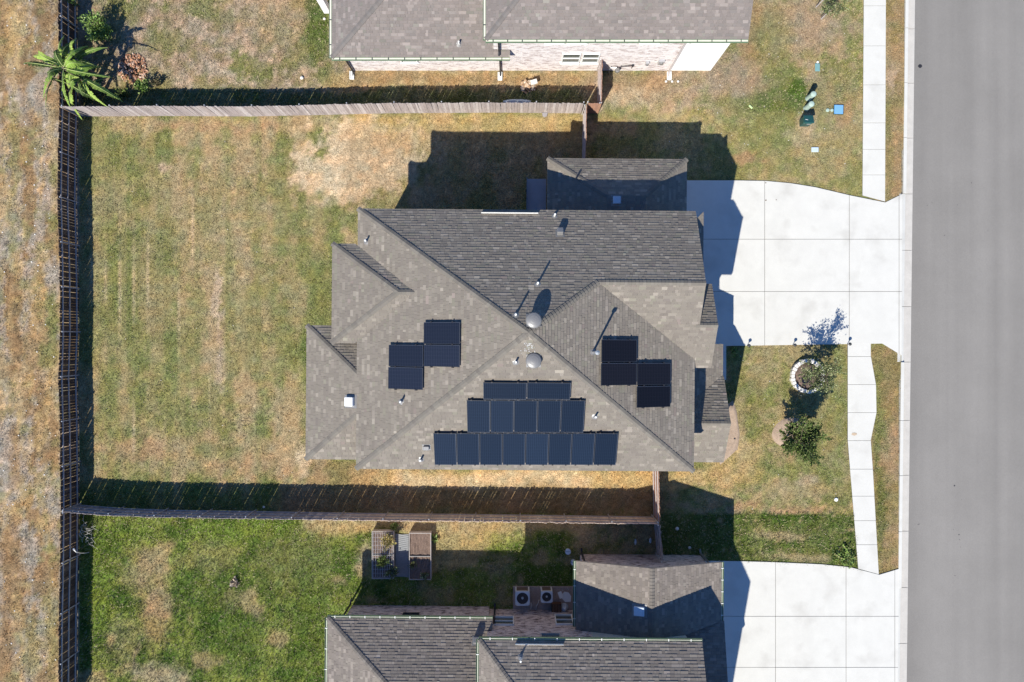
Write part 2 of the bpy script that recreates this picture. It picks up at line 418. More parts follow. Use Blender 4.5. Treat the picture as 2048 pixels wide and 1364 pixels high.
def lawn_colour(px, py):
    """albedo of what grows at ground point (px, py in ground pixels of the photo)"""
    px = np.asarray(px, float); py = np.asarray(py, float)
    wx = px + 26 * (fbm(px, py, 60, 91) - .5) + 10 * (vnoise(px, py, 9, 5) - .5)
    wy = py + 26 * (fbm(px, py, 60, 191) - .5) + 10 * (vnoise(px, py, 9, 6) - .5)
    n1 = fbm(px, py, 90, 1, 5); n2 = fbm(px, py, 28, 2, 4); n3 = fbm(px, py, 10, 3, 3); n4 = fbm(px, py, 180, 4, 3)
    mot = .45 * n1 + .35 * n2 + .2 * n3
    def mixc(a, b, t):
        return a * (1 - t[..., None]) + b * t[..., None]
    one = np.ones_like(px)
    base = one[..., None] * C_['olive']
    # ordinary lawn: olive with green and tan mottles
    mot = mot + .10 * (n3 - .5)
    ry = (px > 160) & (px < 1180) & (py > 226) & (py < 1024)
    mot = np.where(ry, .5 + .85 * (.6 * fbm(px * 1.7, py * .6, 60, 11, 5) + .25 * n2 + .15 * n3 - .5) - .015, mot)
    col = mixc(base, C_['green'], sm(mot, .46, .57) * .9)
    col = mixc(col, C_['tan'], sm(1 - mot, .50, .60) * .9)
    def blob(cx, cy, rx, ry, c, amt=1.0, soft=.5, ns=.45):
        nonlocal col
        d = np.sqrt(((wx - cx) / rx) ** 2 + ((wy - cy) / ry) ** 2) + (n2 - .5) * ns * 2 + (n3 - .5) * ns
        col = mixc(col, C_[c], (1 - sm(d, 1 - soft, 1 + soft * .6)) * amt)
    def band(x0, x1, y0, y1, c, amt=1.0, e=8, ns=16):
        nonlocal col
        j = (n2 - .5) * ns
        t = sm(wx + j, x0 - e, x0 + e) * (1 - sm(wx + j, x1 - e, x1 + e)) * sm(wy + j, y0 - e, y0 + e) * (1 - sm(wy + j, y1 - e, y1 + e))
        col = mixc(col, C_[c], t * amt)
    def clean(x0, x1, y0, y1, c, amt):      # hard limits
        nonlocal col
        t = ((px > x0) & (px < x1) & (py > y0) & (py < y1)) * amt
        col = mixc(col, C_[c], t * one)
    # ---- rear yard
    blob(270, 620, 110, 330, 'green', .45, .6)
    blob(560, 620, 60, 160, 'green', .45, .6)
    blob(225, 300, 60, 60, 'green', .4)
    blob(635, 560, 22, 90, 'green', .6)
    blob(650, 430, 60, 30, 'green', .5)
    blob(440, 420, 170, 140, 'tan', .45, .6)
    blob(470, 660, 110, 200, 'tan', .35, .6)
    blob(330, 330, 14, 10, 'pink', .9)
    blob(435, 600, 8, 70, 'pink', .75, .4, .3); blob(440, 720, 9, 70, 'pink', .5, .4, .3)
    band(240, 700, 238, 262, 'tan', .7); band(300, 560, 246, 258, 'orange', .5, 5)
    blob(725, 320, 125, 78, 'straw', .95, .3, .8); blob(660, 385, 50, 30, 'straw', .6)
    blob(655, 350, 66, 56, 'straw', .8, .35, .8)
    band(700, 1170, 225, 300, 'gold', .62, 14)
    blob(760, 300, 130, 50, 'straw', .55)
    band(690, 1180, 262, 420, 'brown', .35, 16)
    blob(420, 905, 230, 40, 'tan', .7); blob(280, 900, 90, 22, 'orange', .5); blob(520, 940, 110, 24, 'orange', .35); blob(440, 900, 50, 16, 'green', .6)
    band(700, 1320, 936, 978, 'gold', .95, 9); band(600, 760, 925, 975, 'brown', .5, 14); band(780, 1180, 945, 976, 'straw', .55, 9)
    blob(605, 925, 12, 26, 'straw', .8); blob(612, 700, 12, 50, 'deep', .5); blob(610, 850, 10, 50, 'green', .6)
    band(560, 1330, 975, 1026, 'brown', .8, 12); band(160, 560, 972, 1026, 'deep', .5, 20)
    # mowing lines: thin straw trails, alternate stripes
    for k, x0 in enumerate((183, 209, 238, 267, 296, 327, 357, 386, 420, 447, 478, 508)):
        t = np.exp(-((px - x0 - 1.5 * np.sin(py / 90 + k)) / 1.2) ** 2) * sm(vnoise(px, py + 77 * k, 50, 40 + k), .2, .7) * sm(py, 250, 520) * (1 - sm(py, 860, 935)) * (.55 if k < 8 else .25)
        col = mixc(col, C_['straw'], t)
        w = (sm(px, x0, x0 + 4) * (1 - sm(px, x0 + 12, x0 + 18))) * (py > 240) * (py < 960)
        col = mixc(col, C_['green' if k % 2 else 'tan'], w * .26)
    # ---- north neighbour, rear
    nb = (py < 225) & (px < 1206)
    t = nb * sm(fbm(px, py, 60, 31), .30, .55) * .85
    col = mixc(col, C_['purple'], t * one); col = mixc(col, C_['pink'], nb * sm(n2 * .5 + n3 * .5, .50, .60) * .75); col = mixc(col, C_['olive'] * .8, nb * sm(1 - n2 * .5 - n3 * .5, .52, .62) * .6)
    blob(560, 30, 90, 60, 'tan', .5)
    blob(640, 60, 26, 90, 'deep', .8, .5); blob(620, 110, 40, 40, 'green', .6); blob(330, 80, 50, 36, 'green', .6); blob(225, 30, 40, 60, 'green', .5); blob(440, 30, 40, 22, 'green', .4)
    blob(300, 160, 60, 30, 'olive', .5)
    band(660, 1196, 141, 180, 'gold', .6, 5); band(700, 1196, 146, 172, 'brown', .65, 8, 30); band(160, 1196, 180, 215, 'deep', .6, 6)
    # ---- north-east lawn
    blob(1280, 185, 120, 45, 'pink', .75, .6); blob(1300, 160, 110, 22, 'brown', .6); blob(1330, 190, 50, 26, 'brown', .3)
    blob(1450, 150, 100, 70, 'purple', .85, .7); blob(1560, 40, 120, 50, 'purple', .5, .7); blob(1640, 200, 60, 60, 'purple', .4, .7); blob(1620, 60, 100, 70, 'purple', .6, .6); blob(1500, 60, 30, 80, 'brown', .6)
    blob(1545, 90, 40, 70, 'green', .5); blob(1560, 200, 80, 30, 'deep', .55, .5); blob(1590, 178, 18, 22, 'deep', .9)
    blob(1690, 180, 30, 40, 'green', .5); blob(1470, 205, 50, 18, 'green', .6)
    clean(1200, 1726, 225, 400, 'olive', .35)
    blob(1560, 290, 160, 60, 'green', .35, .6); blob(1640, 300, 60, 60, 'tan', .4); blob(1490, 318, 34, 12, 'orange', .7); blob(1690, 225, 24, 26, 'orange', .5); blob(1600, 270, 40, 18, 'pink', .35)
    blob(1616, 245, 20, 24, 'pink', .5); blob(1220, 255, 60, 22, 'orange', .4)
    # verge
    band(1768, 1812, -20, 395, 'brown', .55, 3); blob(1783, 160, 12, 28, 'pink', .6); blob(1778, 240, 10, 50, 'green', .5); blob(1780, 350, 8, 60, 'green', .4)
    band(1740, 1812, 688, 1160, 'brown', .5, 3); blob(1757, 820, 12, 120, 'green', .85); blob(1760, 1010, 9, 120, 'deep', .55); blob(1788, 860, 10, 120, 'orange', .35)
    # ---- front lawn
    clean(1460, 1704, 692, 1020, 'green', .25)
    blob(1500, 800, 30, 40, 'deep', .35); blob(1600, 980, 110, 22, 'tan', .6); blob(1470, 930, 60, 50, 'gold', .6); blob(1480, 860, 16, 70, 'tan', .6)
    blob(1465, 1012, 60, 10, 'orange', .6); blob(1600, 1016, 90, 7, 'orange', .5); blob(1610, 960, 40, 8, 'pink', .5)
    blob(1645, 830, 50, 120, 'green', .4); blob(1340, 960, 90, 22, 'gold', .8)
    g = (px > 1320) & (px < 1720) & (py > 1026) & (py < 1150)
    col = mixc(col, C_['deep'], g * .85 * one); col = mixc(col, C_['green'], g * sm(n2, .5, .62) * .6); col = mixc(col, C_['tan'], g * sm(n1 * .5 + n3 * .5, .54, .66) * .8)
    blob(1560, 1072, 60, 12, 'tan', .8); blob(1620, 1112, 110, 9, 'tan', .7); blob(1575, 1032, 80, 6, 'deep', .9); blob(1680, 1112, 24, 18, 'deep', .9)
    # ---- south neighbour, rear
    s = (py > 1026) & (px < 1150)
    lush = sm(fbm(px, py, 110, 61, 4), .32, .46)
    
    col = mixc(col, C_['olive'], s * .9 * one); col = mixc(col, C_['lime'], s * .8 * one)
    col = mixc(col, C_['deep'], s * lush * sm(n2, .42, .62) * .85); col = mixc(col, C_['tan'], s * sm(fbm(px, py, 80, 71, 4), .58, .70) * .7)
    blob(290, 1150, 50, 50, 'tan', .6, .7); blob(310, 1240, 32, 60, 'orange', .55, .7); blob(245, 1290, 40, 50, 'tan', .35); blob(330, 1350, 60, 28, 'pink', .6); blob(420, 1120, 60, 30, 'olive', .5)
    blob(455, 1190, 40, 60, 'deep', .5); blob(200, 1090, 50, 30, 'deep', .8); blob(195, 1190, 30, 90, 'lime', .9); blob(230, 1075, 70, 22, 'lime', .6); blob(500, 1065, 130, 26, 'lime', .8); blob(600, 1120, 60, 50, 'lime', .5); blob(450, 1270, 60, 60, 'deep', .6); blob(590, 1130, 90, 60, 'green', .75); blob(620, 1230, 40, 120, 'deep', .5)
    band(600, 1180, 1030, 1064, 'tan', .8, 10); blob(960, 1070, 90, 22, 'gold', .35); blob(730, 1120, 20, 40, 'pink', .6); blob(690, 1060, 60, 16, 'gold', .5)
    blob(275, 1330, 6, 60, 'purple', .5)
    # ---- dry field on the west
    wf = (px < 156)
    wcol = one[..., None] * C_['grey']
    sx = wx; a = fbm(sx * 2.6, wy * .55, 70, 81, 5); b2 = fbm(sx * 2.2, wy * .6, 60, 85, 5); c2 = fbm(sx, wy, 26, 88, 4)
    wcol = mixc(wcol, C_['tan'] * 1.05, sm(a, .46, .58)); wcol = mixc(wcol, C_['brown'], sm(b2, .50, .58) * .95)
    wcol = mixc(wcol, C_['gold'] * .8, sm(fbm(sx * 2.5, wy * .6, 50, 95, 4), .58, .68) * .7)
    wcol = mixc(wcol, C_['olive'] * .9, sm(c2, .60, .70) * .6)
    wcol = wcol * (.80 + .4 * n3)[..., None]
    col = np.where(wf[..., None], wcol, col)
    blob(118, 30, 0.1, 0.1, 'tan', 0)
    blob(32, 90, 14, 90, 'gold', .55); blob(30, 300, 12, 90, 'olive', .6); blob(24, 440, 12, 100, 'olive', .5)
    blob(60, 240, 26, 16, 'brown', .6); blob(80, 190, 16, 34, 'grey', .8); blob(100, 250, 12, 70, 'tan', .55)
    blob(60, 690, 60, 60, 'brown', .5); blob(105, 640, 16, 60, 'green', .85); blob(95, 715, 20, 30, 'green', .7); blob(105, 345, 10, 22, 'green', .6); blob(110, 440, 10, 18, 'green', .6)
    blob(30, 900, 14, 80, 'brown', .7); blob(20, 1120, 30, 90, 'brown', .9); blob(10, 1270, 18, 90, 'brown', .9); blob(60, 1290, 20, 70, 'olive', .6); blob(100, 1260, 20, 90, 'olive', .6)
    blob(95, 1090, 14, 10, 'green', .5)
    sp = vnoise(px, py, 4.5, 401) * .5 + vnoise(px, py, 2.6, 402) * .5
    col = col * (.80 + .42 * sp)[..., None]
    hue = vnoise(px + 50, py, 16, 403) - .5
    col = col * np.stack([1 + .22 * hue, 1 + .02 * hue, 1 - .12 * hue], -1)
    col = mixc(col, col * np.array([1.45, 1.38, 1.35]), sm(vnoise(px, py, 7, 404) * .6 + n3 * .4, .62, .78) * .8)
    return np.clip(col, 0.01, .8)

def w2p(x, y):
    return x * PXM + 1024, 682 - y * PXM

def kerb_x(py):          # west face of the kerb, ground pixels
    return 1810.5 - 0.0122 * py

# ------------------------------------------------------------------ ground
def make_ground():
    st = 0.15
    xs = np.arange(-1100 / PXM, (1850 - 1024) / PXM, st); ys = np.arange(-760 / PXM, 760 / PXM, st)
    X, Y = np.meshgrid(xs, ys)
    px, py = w2p(X, Y)
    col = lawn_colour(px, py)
    fx = np.clip(np.minimum(px + 40, 1e9) / 60, 0, 1)
    relief = .03 * (fbm(px, py, 14, 300, 3) - .5) + .03 * (fbm(px, py, 60, 301, 2) - .5)
    wf = (px < 150) & (px > -60)
    relief = relief + wf * (.12 * (fbm(px * 1.7, py, 22, 303, 4) - .5))
    edge = (np.abs(Y) > 19.6) | (X < -28.8)
    Z = np.where(edge, 0, relief) - .02
    Z = np.where(px > 1720, -.012 + .2 * (relief), Z)
    Z = np.where(px > kerb_x(py) + 1.5, -.26, Z)
    ny, nx = X.shape
    verts = np.stack([X, Y, Z], -1).reshape(-1, 3)
    idx = np.arange(ny * nx).reshape(ny, nx)
    faces = np.stack([idx[:-1, :-1], idx[:-1, 1:], idx[1:, 1:], idx[1:, :-1]], -1).reshape(-1, 4)
    cols = col.reshape(-1, 3)
    V = verts.tolist(); Fc = faces.tolist(); Cc = cols.tolist()
    x0, x1, y0, y1 = float(xs[0]), float(xs[-1]), float(ys[0]), float(ys[-1])
    xr = 32.5
    def quad(a, b, c, d, z, cc):
        n = len(V)
        V.extend([[a, c, z], [b, c, z], [b, d, z], [a, d, z]]); Cc.extend([list(C_[cc])] * 4); Fc.append([n, n + 1, n + 2, n + 3])
    quad(-500, x0, -500, 500, -.02, 'tan')
    quad(x0, x1 - 1.2, y1, 500, -.02, 'olive'); quad(x0, x1 - 1.2, -500, y0, -.02, 'olive')
    quad(x1 - 1.2, xr, y1, 500, -.26, 'tan'); quad(x1 - 1.2, xr, -500, y0, -.26, 'tan'); quad(x1, xr, y0, y1, -.26, 'tan')
    quad(xr, 500, -500, 500, -.02, 'olive')
    me = bpy.data.meshes.new('ground')
    me.from_pydata(V, [], Fc)
    me.materials.append(M['ground'])
    at = me.color_attributes.new('Col', 'FLOAT_COLOR', 'POINT')
    a = np.ones((len(V), 4), dtype=np.float32); a[:, :3] = np.array(Cc)
    at.data.foreach_set('color', a.ravel())
    prop(link('ground', me), kind='structure')
make_ground()

# ------------------------------------------------------------------ polygons
def clip_half(poly, nx, ny, d):     # keep nx*x+ny*y <= d
    out = []
    for i in range(len(poly)):
        a = poly[i]; b = poly[(i + 1) % len(poly)]
        da = nx * a[0] + ny * a[1] - d; db = nx * b[0] + ny * b[1] - d
        if da <= 0: out.append(a)
        if (da < 0 < db) or (db < 0 < da):
            t = da / (da - db)
            out.append((a[0] + (b[0] - a[0]) * t, a[1] + (b[1] - a[1]) * t))
    return out

def clip_win(poly, x0, x1, y0, y1):
    for h in ((1, 0, x1), (-1, 0, -x0), (0, 1, y1), (0, -1, -y0)):
        poly = clip_half(poly, *h)
        if len(poly) < 3: return []
    return poly

def area(p):
    return sum(p[i][0] * p[(i + 1) % len(p)][1] - p[(i + 1) % len(p)][0] * p[i][1] for i in range(len(p))) / 2

def ccw(p):
    return p if area(p) > 0 else p[::-1]

def P2(px, py):
    return ((px - 1024) / PXM, (682 - py) / PXM)

EXCL = []     # polygons (ground pixels) where no grass grows

def slabs(parent, poly, xj, yj, name='slab', top=.045, gap=.75, matn='concrete'):
    for i in range(len(xj) - 1):
        for j in range(len(yj) - 1):
            c = clip_win(poly, xj[i] + gap / 2, xj[i + 1] - gap / 2, yj[j] + gap / 2, yj[j + 1] - gap / 2)
            if len(c) < 3 or abs(area(c)) < 20: continue
            w = ccw([P2(*q) for q in c])
            MB().prism(w, -.05, top + random.uniform(-.004, .004)).build(name, M[matn], parent, bevel=.006)

def base_sheet(name, poly, z0, z1, m):
    EXCL.append(poly)
    o = MB().prism(ccw([P2(*q) for q in poly]), z0, z1).build(name, m)
    return prop(o, kind='structure')

drive = [(1355, 361), (1470, 361), (1530, 362), (1580, 366.5), (1630, 374.5), (1700, 391), (1770, 405), (1804, 388), (1803, 711), (1764, 687), (1445, 692), (1355, 693)]
d1 = base_sheet('driveway', drive, -.06, .03, M['joint'])
slabs(d1, drive, [1350, 1529, 1698, 1797.5, 1810], [350, 478.5, 583, 720])
drive2 = [(1395, 1121), (1480, 1122), (1550, 1124), (1640, 1128), (1700, 1134), (1758, 1149), (1798, 1137), (1794, 1440), (1395, 1440)]
d2 = base_sheet('driveway', drive2, -.06, .03, M['joint'])
slabs(d2, drive2, [1390, 1550.5, 1691.5, 1789, 1810], [1100, 1232, 1334, 1440])
walk1 = [(1727.5, -60), (1771.5, -60), (1769.5, 403), (1724.5, 391)]
w1 = base_sheet('pavement', walk1, -.06, .026, M['joint'])
slabs(w1, walk1, [1700, 1800], [-60, 12, 92, 170, 246, 299, 350, 420], top=.04, gap=.5)
walk2 = [(1695, 688), (1741, 687), (1741, 712), (1751.5, 770), (1752.5, 825), (1741, 880), (1745, 937), (1757, 1148), (1716, 1137), (1699.5, 935), (1695, 880)]
w2_ = base_sheet('pavement', walk2, -.06, .026, M['joint'])
slabs(w2_, walk2, [1680, 1770], [680, 713, 769, 825, 881, 938, 992, 1041, 1089, 1160], top=.04, gap=.6)
path1 = [(1405, 690), (1452, 690), (1452, 760), (1405, 760)]
for (x, y, rx, ry, nm, mm, z) in ((1707, 868, 7, 3.5, 'rust_stain', 'rust', .0475), (1531, 401, 2.2, 1.6, 'leaf_litter', 'bark', .054), (1552, 400, 1.4, 1.1, 'leaf_litter', 'bark', .054), (1531, 366, 1.4, 1.6, 'leaf_litter', 'bark', .054)):
    pts = [P2(x + rx * math.cos(t) * random.uniform(.5, 1.1), y + ry * math.sin(t) * random.uniform(.5, 1.1)) for t in np.linspace(0, 2 * math.pi, 15)[:-1]]
    MB().prism(ccw(pts), z - .002, z).build(nm, M[mm], d1 if nm != 'rust_stain' else w2_)
p1_ = base_sheet('path', path1, -.06, .02, M['joint'])
slabs(p1_, path1, [1400, 1460], [680, 760], top=.05)

# road, kerb and gutter (tilted a little against the picture)
RS = prop(MB().prism(ccw([P2(kerb_x(y) + (19 if x == 0 else 360), y) for x, y in ((0, -14000), (1, -14000), (1, 14000), (0, 14000))]), -.3, -.10).build('road', M['road']), kind='structure')
EXCL.append([(kerb_x(-100) - 2, -100), (2300, -100), (2300, 1500), (kerb_x(1500) - 2, 1500)])
KS = thing('kerb', None, None, (20.9, 0, 0)); KS['kind'] = 'structure'
yj = [-168, -56, 56, 165, 275, 387, 500, 613, 724, 841, 951, 1063, 1176, 1288, 1400, 1512]
for a, b in zip(yj[:-1], yj[1:]):
    low = (388 < (a + b) / 2 < 712) or (b > 1176)
    g = .35
    k0, k1 = kerb_x(a + g), kerb_x(b - g)
    def strip(o0, o1, z0, z1, nm):
        p = [P2(k0 + o0, a + g), P2(k1 + o0, b - g), P2(k1 + o1, b - g), P2(k0 + o1, a + g)]
        MB().prism(p, -.3, [z0, z0, z1, z1]).build(nm, M['kerb'] if nm != 'kerb_stone' else M['concrete'], KS, bevel=.012)
    ext = -7 if low else 0
    strip(ext, 6.3, .03 if low else .05, -.05 if low else .045, 'kerb_stone')
    strip(6.5, 21.5, -.085, -.09, 'gutter_slab')
# rubber/tar spots on the road
for (x, y, r) in ((1842, 131, 4.2), (1911, 972, 1.6), (1840, 1049, .9), (1920, 1070, 1.3), (1921, 1080, .8), (1945, 365, 1.0), (1912, 1152, .8), (1857, 410, .7), (1866, 405, .6), (1917, 409, .7), (1891, 470, .9), (1909, 1060, .6), (1923, 1095, .6), (1838, 1050, .8), (1978, 460, .6), (1925, 1000, .5)):
    p = [P2(x + r * math.cos(t) * random.uniform(.8, 1.1), y + r * .9 * math.sin(t) * random.uniform(.8, 1.1)) for t in np.linspace(0, 2 * math.pi, 13)[:-1]]
    o = MB().prism(ccw(p), -.099, -.094).build('tar_patch', M['dark'], RS)

mulchA = [(1613 + 26 * math.cos(t), 752 + 27 * math.sin(t)) for t in np.linspace(0, 2 * math.pi, 24)[:-1]]
mulchB = [(1585 + 41 * math.cos(t) * (1 + .05 * math.sin(3 * t)), 866 + 32 * math.sin(t)) for t in np.linspace(0, 2 * math.pi, 30)[:-1]]
bedE = [(1440, 818), (1466, 800), (1474, 822), (1480, 868), (1476, 900), (1462, 912), (1440, 930)]
for nm, pl, z, mm in (('mulch_bed', mulchA, .16, 'mulch'), ('mulch_bed', mulchB, .05, 'dirtpile'), ('soil_bed', bedE, .03, 'dirtpile')):
    EXCL.append(pl)
    mb = MB()
    c = (sum(p[0] for p in pl) / len(pl), sum(p[1] for p in pl) / len(pl))
    rings = 6; vs = []; fs = []
    w = ccw([P2(*q) for q in pl]); cw = P2(*c); n = len(w)
    for k in range(rings + 1):
        t = k / rings
        for q in w:
            vs.append((q[0] + (cw[0] - q[0]) * t, q[1] + (cw[1] - q[1]) * t, -.03 if k == 0 else z + .03 * random.random()))
    for k in range(rings):
        for i in range(n):
            fs.append((k * n + i, k * n + (i + 1) % n, (k + 1) * n + (i + 1) % n, (k + 1) * n + i))
    mb.add(vs, fs)
    prop(mb.build(nm, M[mm], smooth=True), kind='structure')
EXCL.append([(1613 + 36 * math.cos(t), 752 + 38 * math.sin(t)) for t in np.linspace(0, 2 * math.pi, 24)[:-1]])
# houses' footprints
EXCL += [[(775, 480), (1320, 475), (1320, 880), (775, 890)], [(680, 670), (780, 670), (780, 880), (680, 880)],
         [(700, -80), (1424, -80), (1424, 139), (707, 139)], [(707, 1214), (1150, 1224), (1150, 1440), (707, 1440)], [(1160, 1112), (1400, 1112), (1400, 1440), (1160, 1440)],
         [(1100, 360), (1332, 360), (1332, 480), (1100, 480)], [(1320, 690), (1440, 690), (1440, 905), (1320, 905)], [(1026, 1172), (1152, 1172), (1152, 1225), (1026, 1225)],
         [(745, 1064), (862, 1064), (862, 1156), (745, 1156)]]

def inpoly(px, py, poly):
    r = np.zeros(px.shape, bool)
    n = len(poly)
    for i in range(n):
        x1, y1 = poly[i]; x2, y2 = poly[(i + 1) % n]
        if y1 == y2: continue
        c = ((y1 > py) != (y2 > py)) & (px < (x2 - x1) * (py - y1) / (y2 - y1) + x1)
        r ^= c
    return r

def make_grass(name, n, region, hmin, hmax, seed, spread=.05, gain=1.0):
    rng = np.random.default_rng(seed)
    px = rng.uniform(region[0], region[1], n); py = rng.uniform(region[2], region[3], n)
    keep = np.ones(n, bool)
    jx = px + rng.normal(0, 1.5, n); jy = py + rng.normal(0, 1.5, n)
    for pl in EXCL: keep &= ~inpoly(jx, jy, pl)
    px = px[keep]; py = py[keep]; n = len(px)
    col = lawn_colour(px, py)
    g = col[:, 1] / (col[:, 0] + 1e-6)
    hh = rng.uniform(hmin, hmax, n) * (.6 + .8 * np.clip((g - .7) * 2, 0, 1))
    x = (px - 1024) / PXM; y = (682 - py) / PXM
    V = np.zeros((n, 3, 3, 3)); C = np.ones((n, 3, 3, 4))
    for b in range(3):
        a = rng.uniform(0, 2 * np.pi, n); l = hh * rng.uniform(.3, 1.1, n); w = rng.uniform(.007, .017, n)
        ox = rng.normal(0, spread, n) * .5; oy = rng.normal(0, spread, n) * .5
        V[:, b, 0] = np.stack([x + ox - np.sin(a) * w, y + oy + np.cos(a) * w, np.full(n, -.02)], -1)
        V[:, b, 1] = np.stack([x + ox + np.sin(a) * w, y + oy - np.cos(a) * w, np.full(n, -.02)], -1)
        V[:, b, 2] = np.stack([x + ox + np.cos(a) * l, y + oy + np.sin(a) * l, hh * rng.uniform(.6, 1.1, n)], -1)
        k = rng.uniform(.45, 1.95, n) * gain
        dry = rng.random(n) < .16
        c = col * k[:, None]
        c = np.where(dry[:, None], np.array([.50, .42, .27]) * rng.uniform(.7, 1.2, n)[:, None], c)
        C[:, b, :, :3] = c[:, None, :]
    me = bpy.data.meshes.new(name)
    nv = n * 9
    me.vertices.add(nv); me.vertices.foreach_set('co', V.reshape(-1))
    me.loops.add(nv); me.loops.foreach_set('vertex_index', np.arange(nv, dtype=np.int32))
    me.polygons.add(n * 3); me.polygons.foreach_set('loop_start', np.arange(0, nv, 3, dtype=np.int32)); me.polygons.foreach_set('loop_total', np.full(n * 3, 3, dtype=np.int32))
    me.materials.append(M['blade'])
    at = me.color_attributes.new('Col', 'FLOAT_COLOR', 'POINT')
    at.data.foreach_set('color', C.reshape(-1).astype(np.float32))
    me.update(); me.validate()
    return link(name, me)

for args, lab in (((('grass'), 150000, (162, 1730, 226, 1024), .03, .055, 1), 'short patchy lawn grass around the main house'),
                  ((('grass'), 60000, (162, 1730, -30, 226), .04, .08, 2), 'dry uneven grass round the north neighbour'),
                  ((('grass'), 75000, (162, 1730, 1024, 1400), .05, .11, 3), 'longer green grass in the south yards'),
                  ((('grass'), 14000, (1740, 1812, -30, 1200), .04, .07, 4), 'brownish grass on the verge beside the kerb'),
                  ((('dry_weeds'), 24000, (-40, 150, -30, 1400), .03, .10, 5), 'dry straw-coloured weeds on the field behind the fence')):
    o = make_grass(*args)
    prop(o, lab, 'grass' if args[0] == 'grass' else 'weeds', kind='stuff')

# ------------------------------------------------------------------ roofs
class Plane:
    def __init__(s, p, q, r):
        p, q, r = Vector(p), Vector(q), Vector(r)
        n = (q - p).cross(r - p).normalized()
        if n.z < 0: n = -n
        s.n = n; s.p = p
        s.b = -n.x / n.z; s.c = -n.y / n.z; s.a = p.z - s.b * p.x - s.c * p.y
        g = math.hypot(s.b, s.c); s.s = g
        s.down = (-s.b / g, -s.c / g)          # horizontal downslope
        s.u = (-s.down[1], s.down[0])
    def z(s, x, y): return s.a + s.b * x + s.c * y
    def hit(s, px, py, off=0.0):
        # photo ray against the plane lifted by off
        k = Vector(((px - 1024) / F, (682 - py) / F, -1.0))
        d = s.n.dot(k); o = Vector((0, 0, H))
        t = (s.n.dot(s.p) + off - s.n.dot(o)) / d
        return o + k * t

PALS = {
    'main': [(.186, .168, .143), (.192, .175, .148), (.178, .160, .138), (.200, .182, .153), (.188, .178, .143), (.222, .202, .170), (.198, .168, .149), (.250, .228, .190), (.166, .148, .130)],
    'north': [(.190, .170, .156), (.198, .176, .163), (.184, .168, .156), (.204, .180, .165), (.184, .176, .154), (.220, .194, .180), (.245, .218, .20)],
    'south': [(.180, .161, .140), (.192, .171, .150), (.165, .147, .130), (.212, .192, .165), (.186, .165, .148), (.23, .205, .18)],
}
def patch_noise(x, y, s, seed):
    return float(vnoise(np.array([x]), np.array([y]), s, seed)[0])

def convex_clip(rect, poly):
    out = rect
    n = len(poly)
    for i in range(n):
        x1, y1 = poly[i]; x2, y2 = poly[(i + 1) % n]
        nx, ny = (y2 - y1), -(x2 - x1)
        out = clip_half(out, nx, ny, nx * x1 + ny * y1)
        if len(out) < 3: return []
    return out

def shingle_plane(mb, pl, poly, pal='main', expo=.143, thick=1.0, seed=0):
    poly = ccw(poly)
    rnd = random.Random(seed)
    P = PALS[pal]
    dv = expo / math.sqrt(1 + pl.s ** 2)
    dx, dy = pl.down; ux, uy = pl.u
    vv = [q[0] * dx + q[1] * dy for q in poly]; uu = [q[0] * ux + q[1] * uy for q in poly]
    vmax, vmin, umin, umax = max(vv), min(vv), min(uu), max(uu)
    nrow = int((vmax - vmin) / dv) + 2
    for r in range(nrow):
        vb = vmax - r * dv + .015        # butt (lower) edge
        vt = vb - dv
        u = umin - rnd.random() * .3
        while u < umax:
            w = rnd.choice((.12, .15, .18, .22, .28, .34)) * rnd.uniform(.85, 1.15)
            rect = [(q[0] * ux + q[1] * dx, q[0] * uy + q[1] * dy) for q in ((u + .003, vt), (u + w - .003, vt), (u + w - .003, vb), (u + .003, vb))]
            c = convex_clip(ccw(rect), poly)
            if len(c) >= 3 and abs(area(c)) > 2e-4:
                th = rnd.choice((.010, .014, .024, .028)) * thick
                base = P[min(int(abs(rnd.gauss(0, 2.4))), len(P) - 1)]
                k = rnd.uniform(.93, 1.07)
                if rnd.random() < .13: k *= rnd.uniform(1.12, 1.38)
                col = (base[0] * k * 1.03, base[1] * k * 1.0, base[2] * k * .985)
                n = len(c)
                top = []; bot = []
                for q in c:
                    v = q[0] * dx + q[1] * dy
                    f = (v - vt) / dv
                    z = pl.z(*q)
                    top.append((q[0], q[1], z + .004 + th * f)); bot.append((q[0], q[1], z - .002))
                mb.add(top + bot, [tuple(range(n))] + [(i, n + i, n + (i + 1) % n, (i + 1) % n) for i in range(n)], col)
            u += w

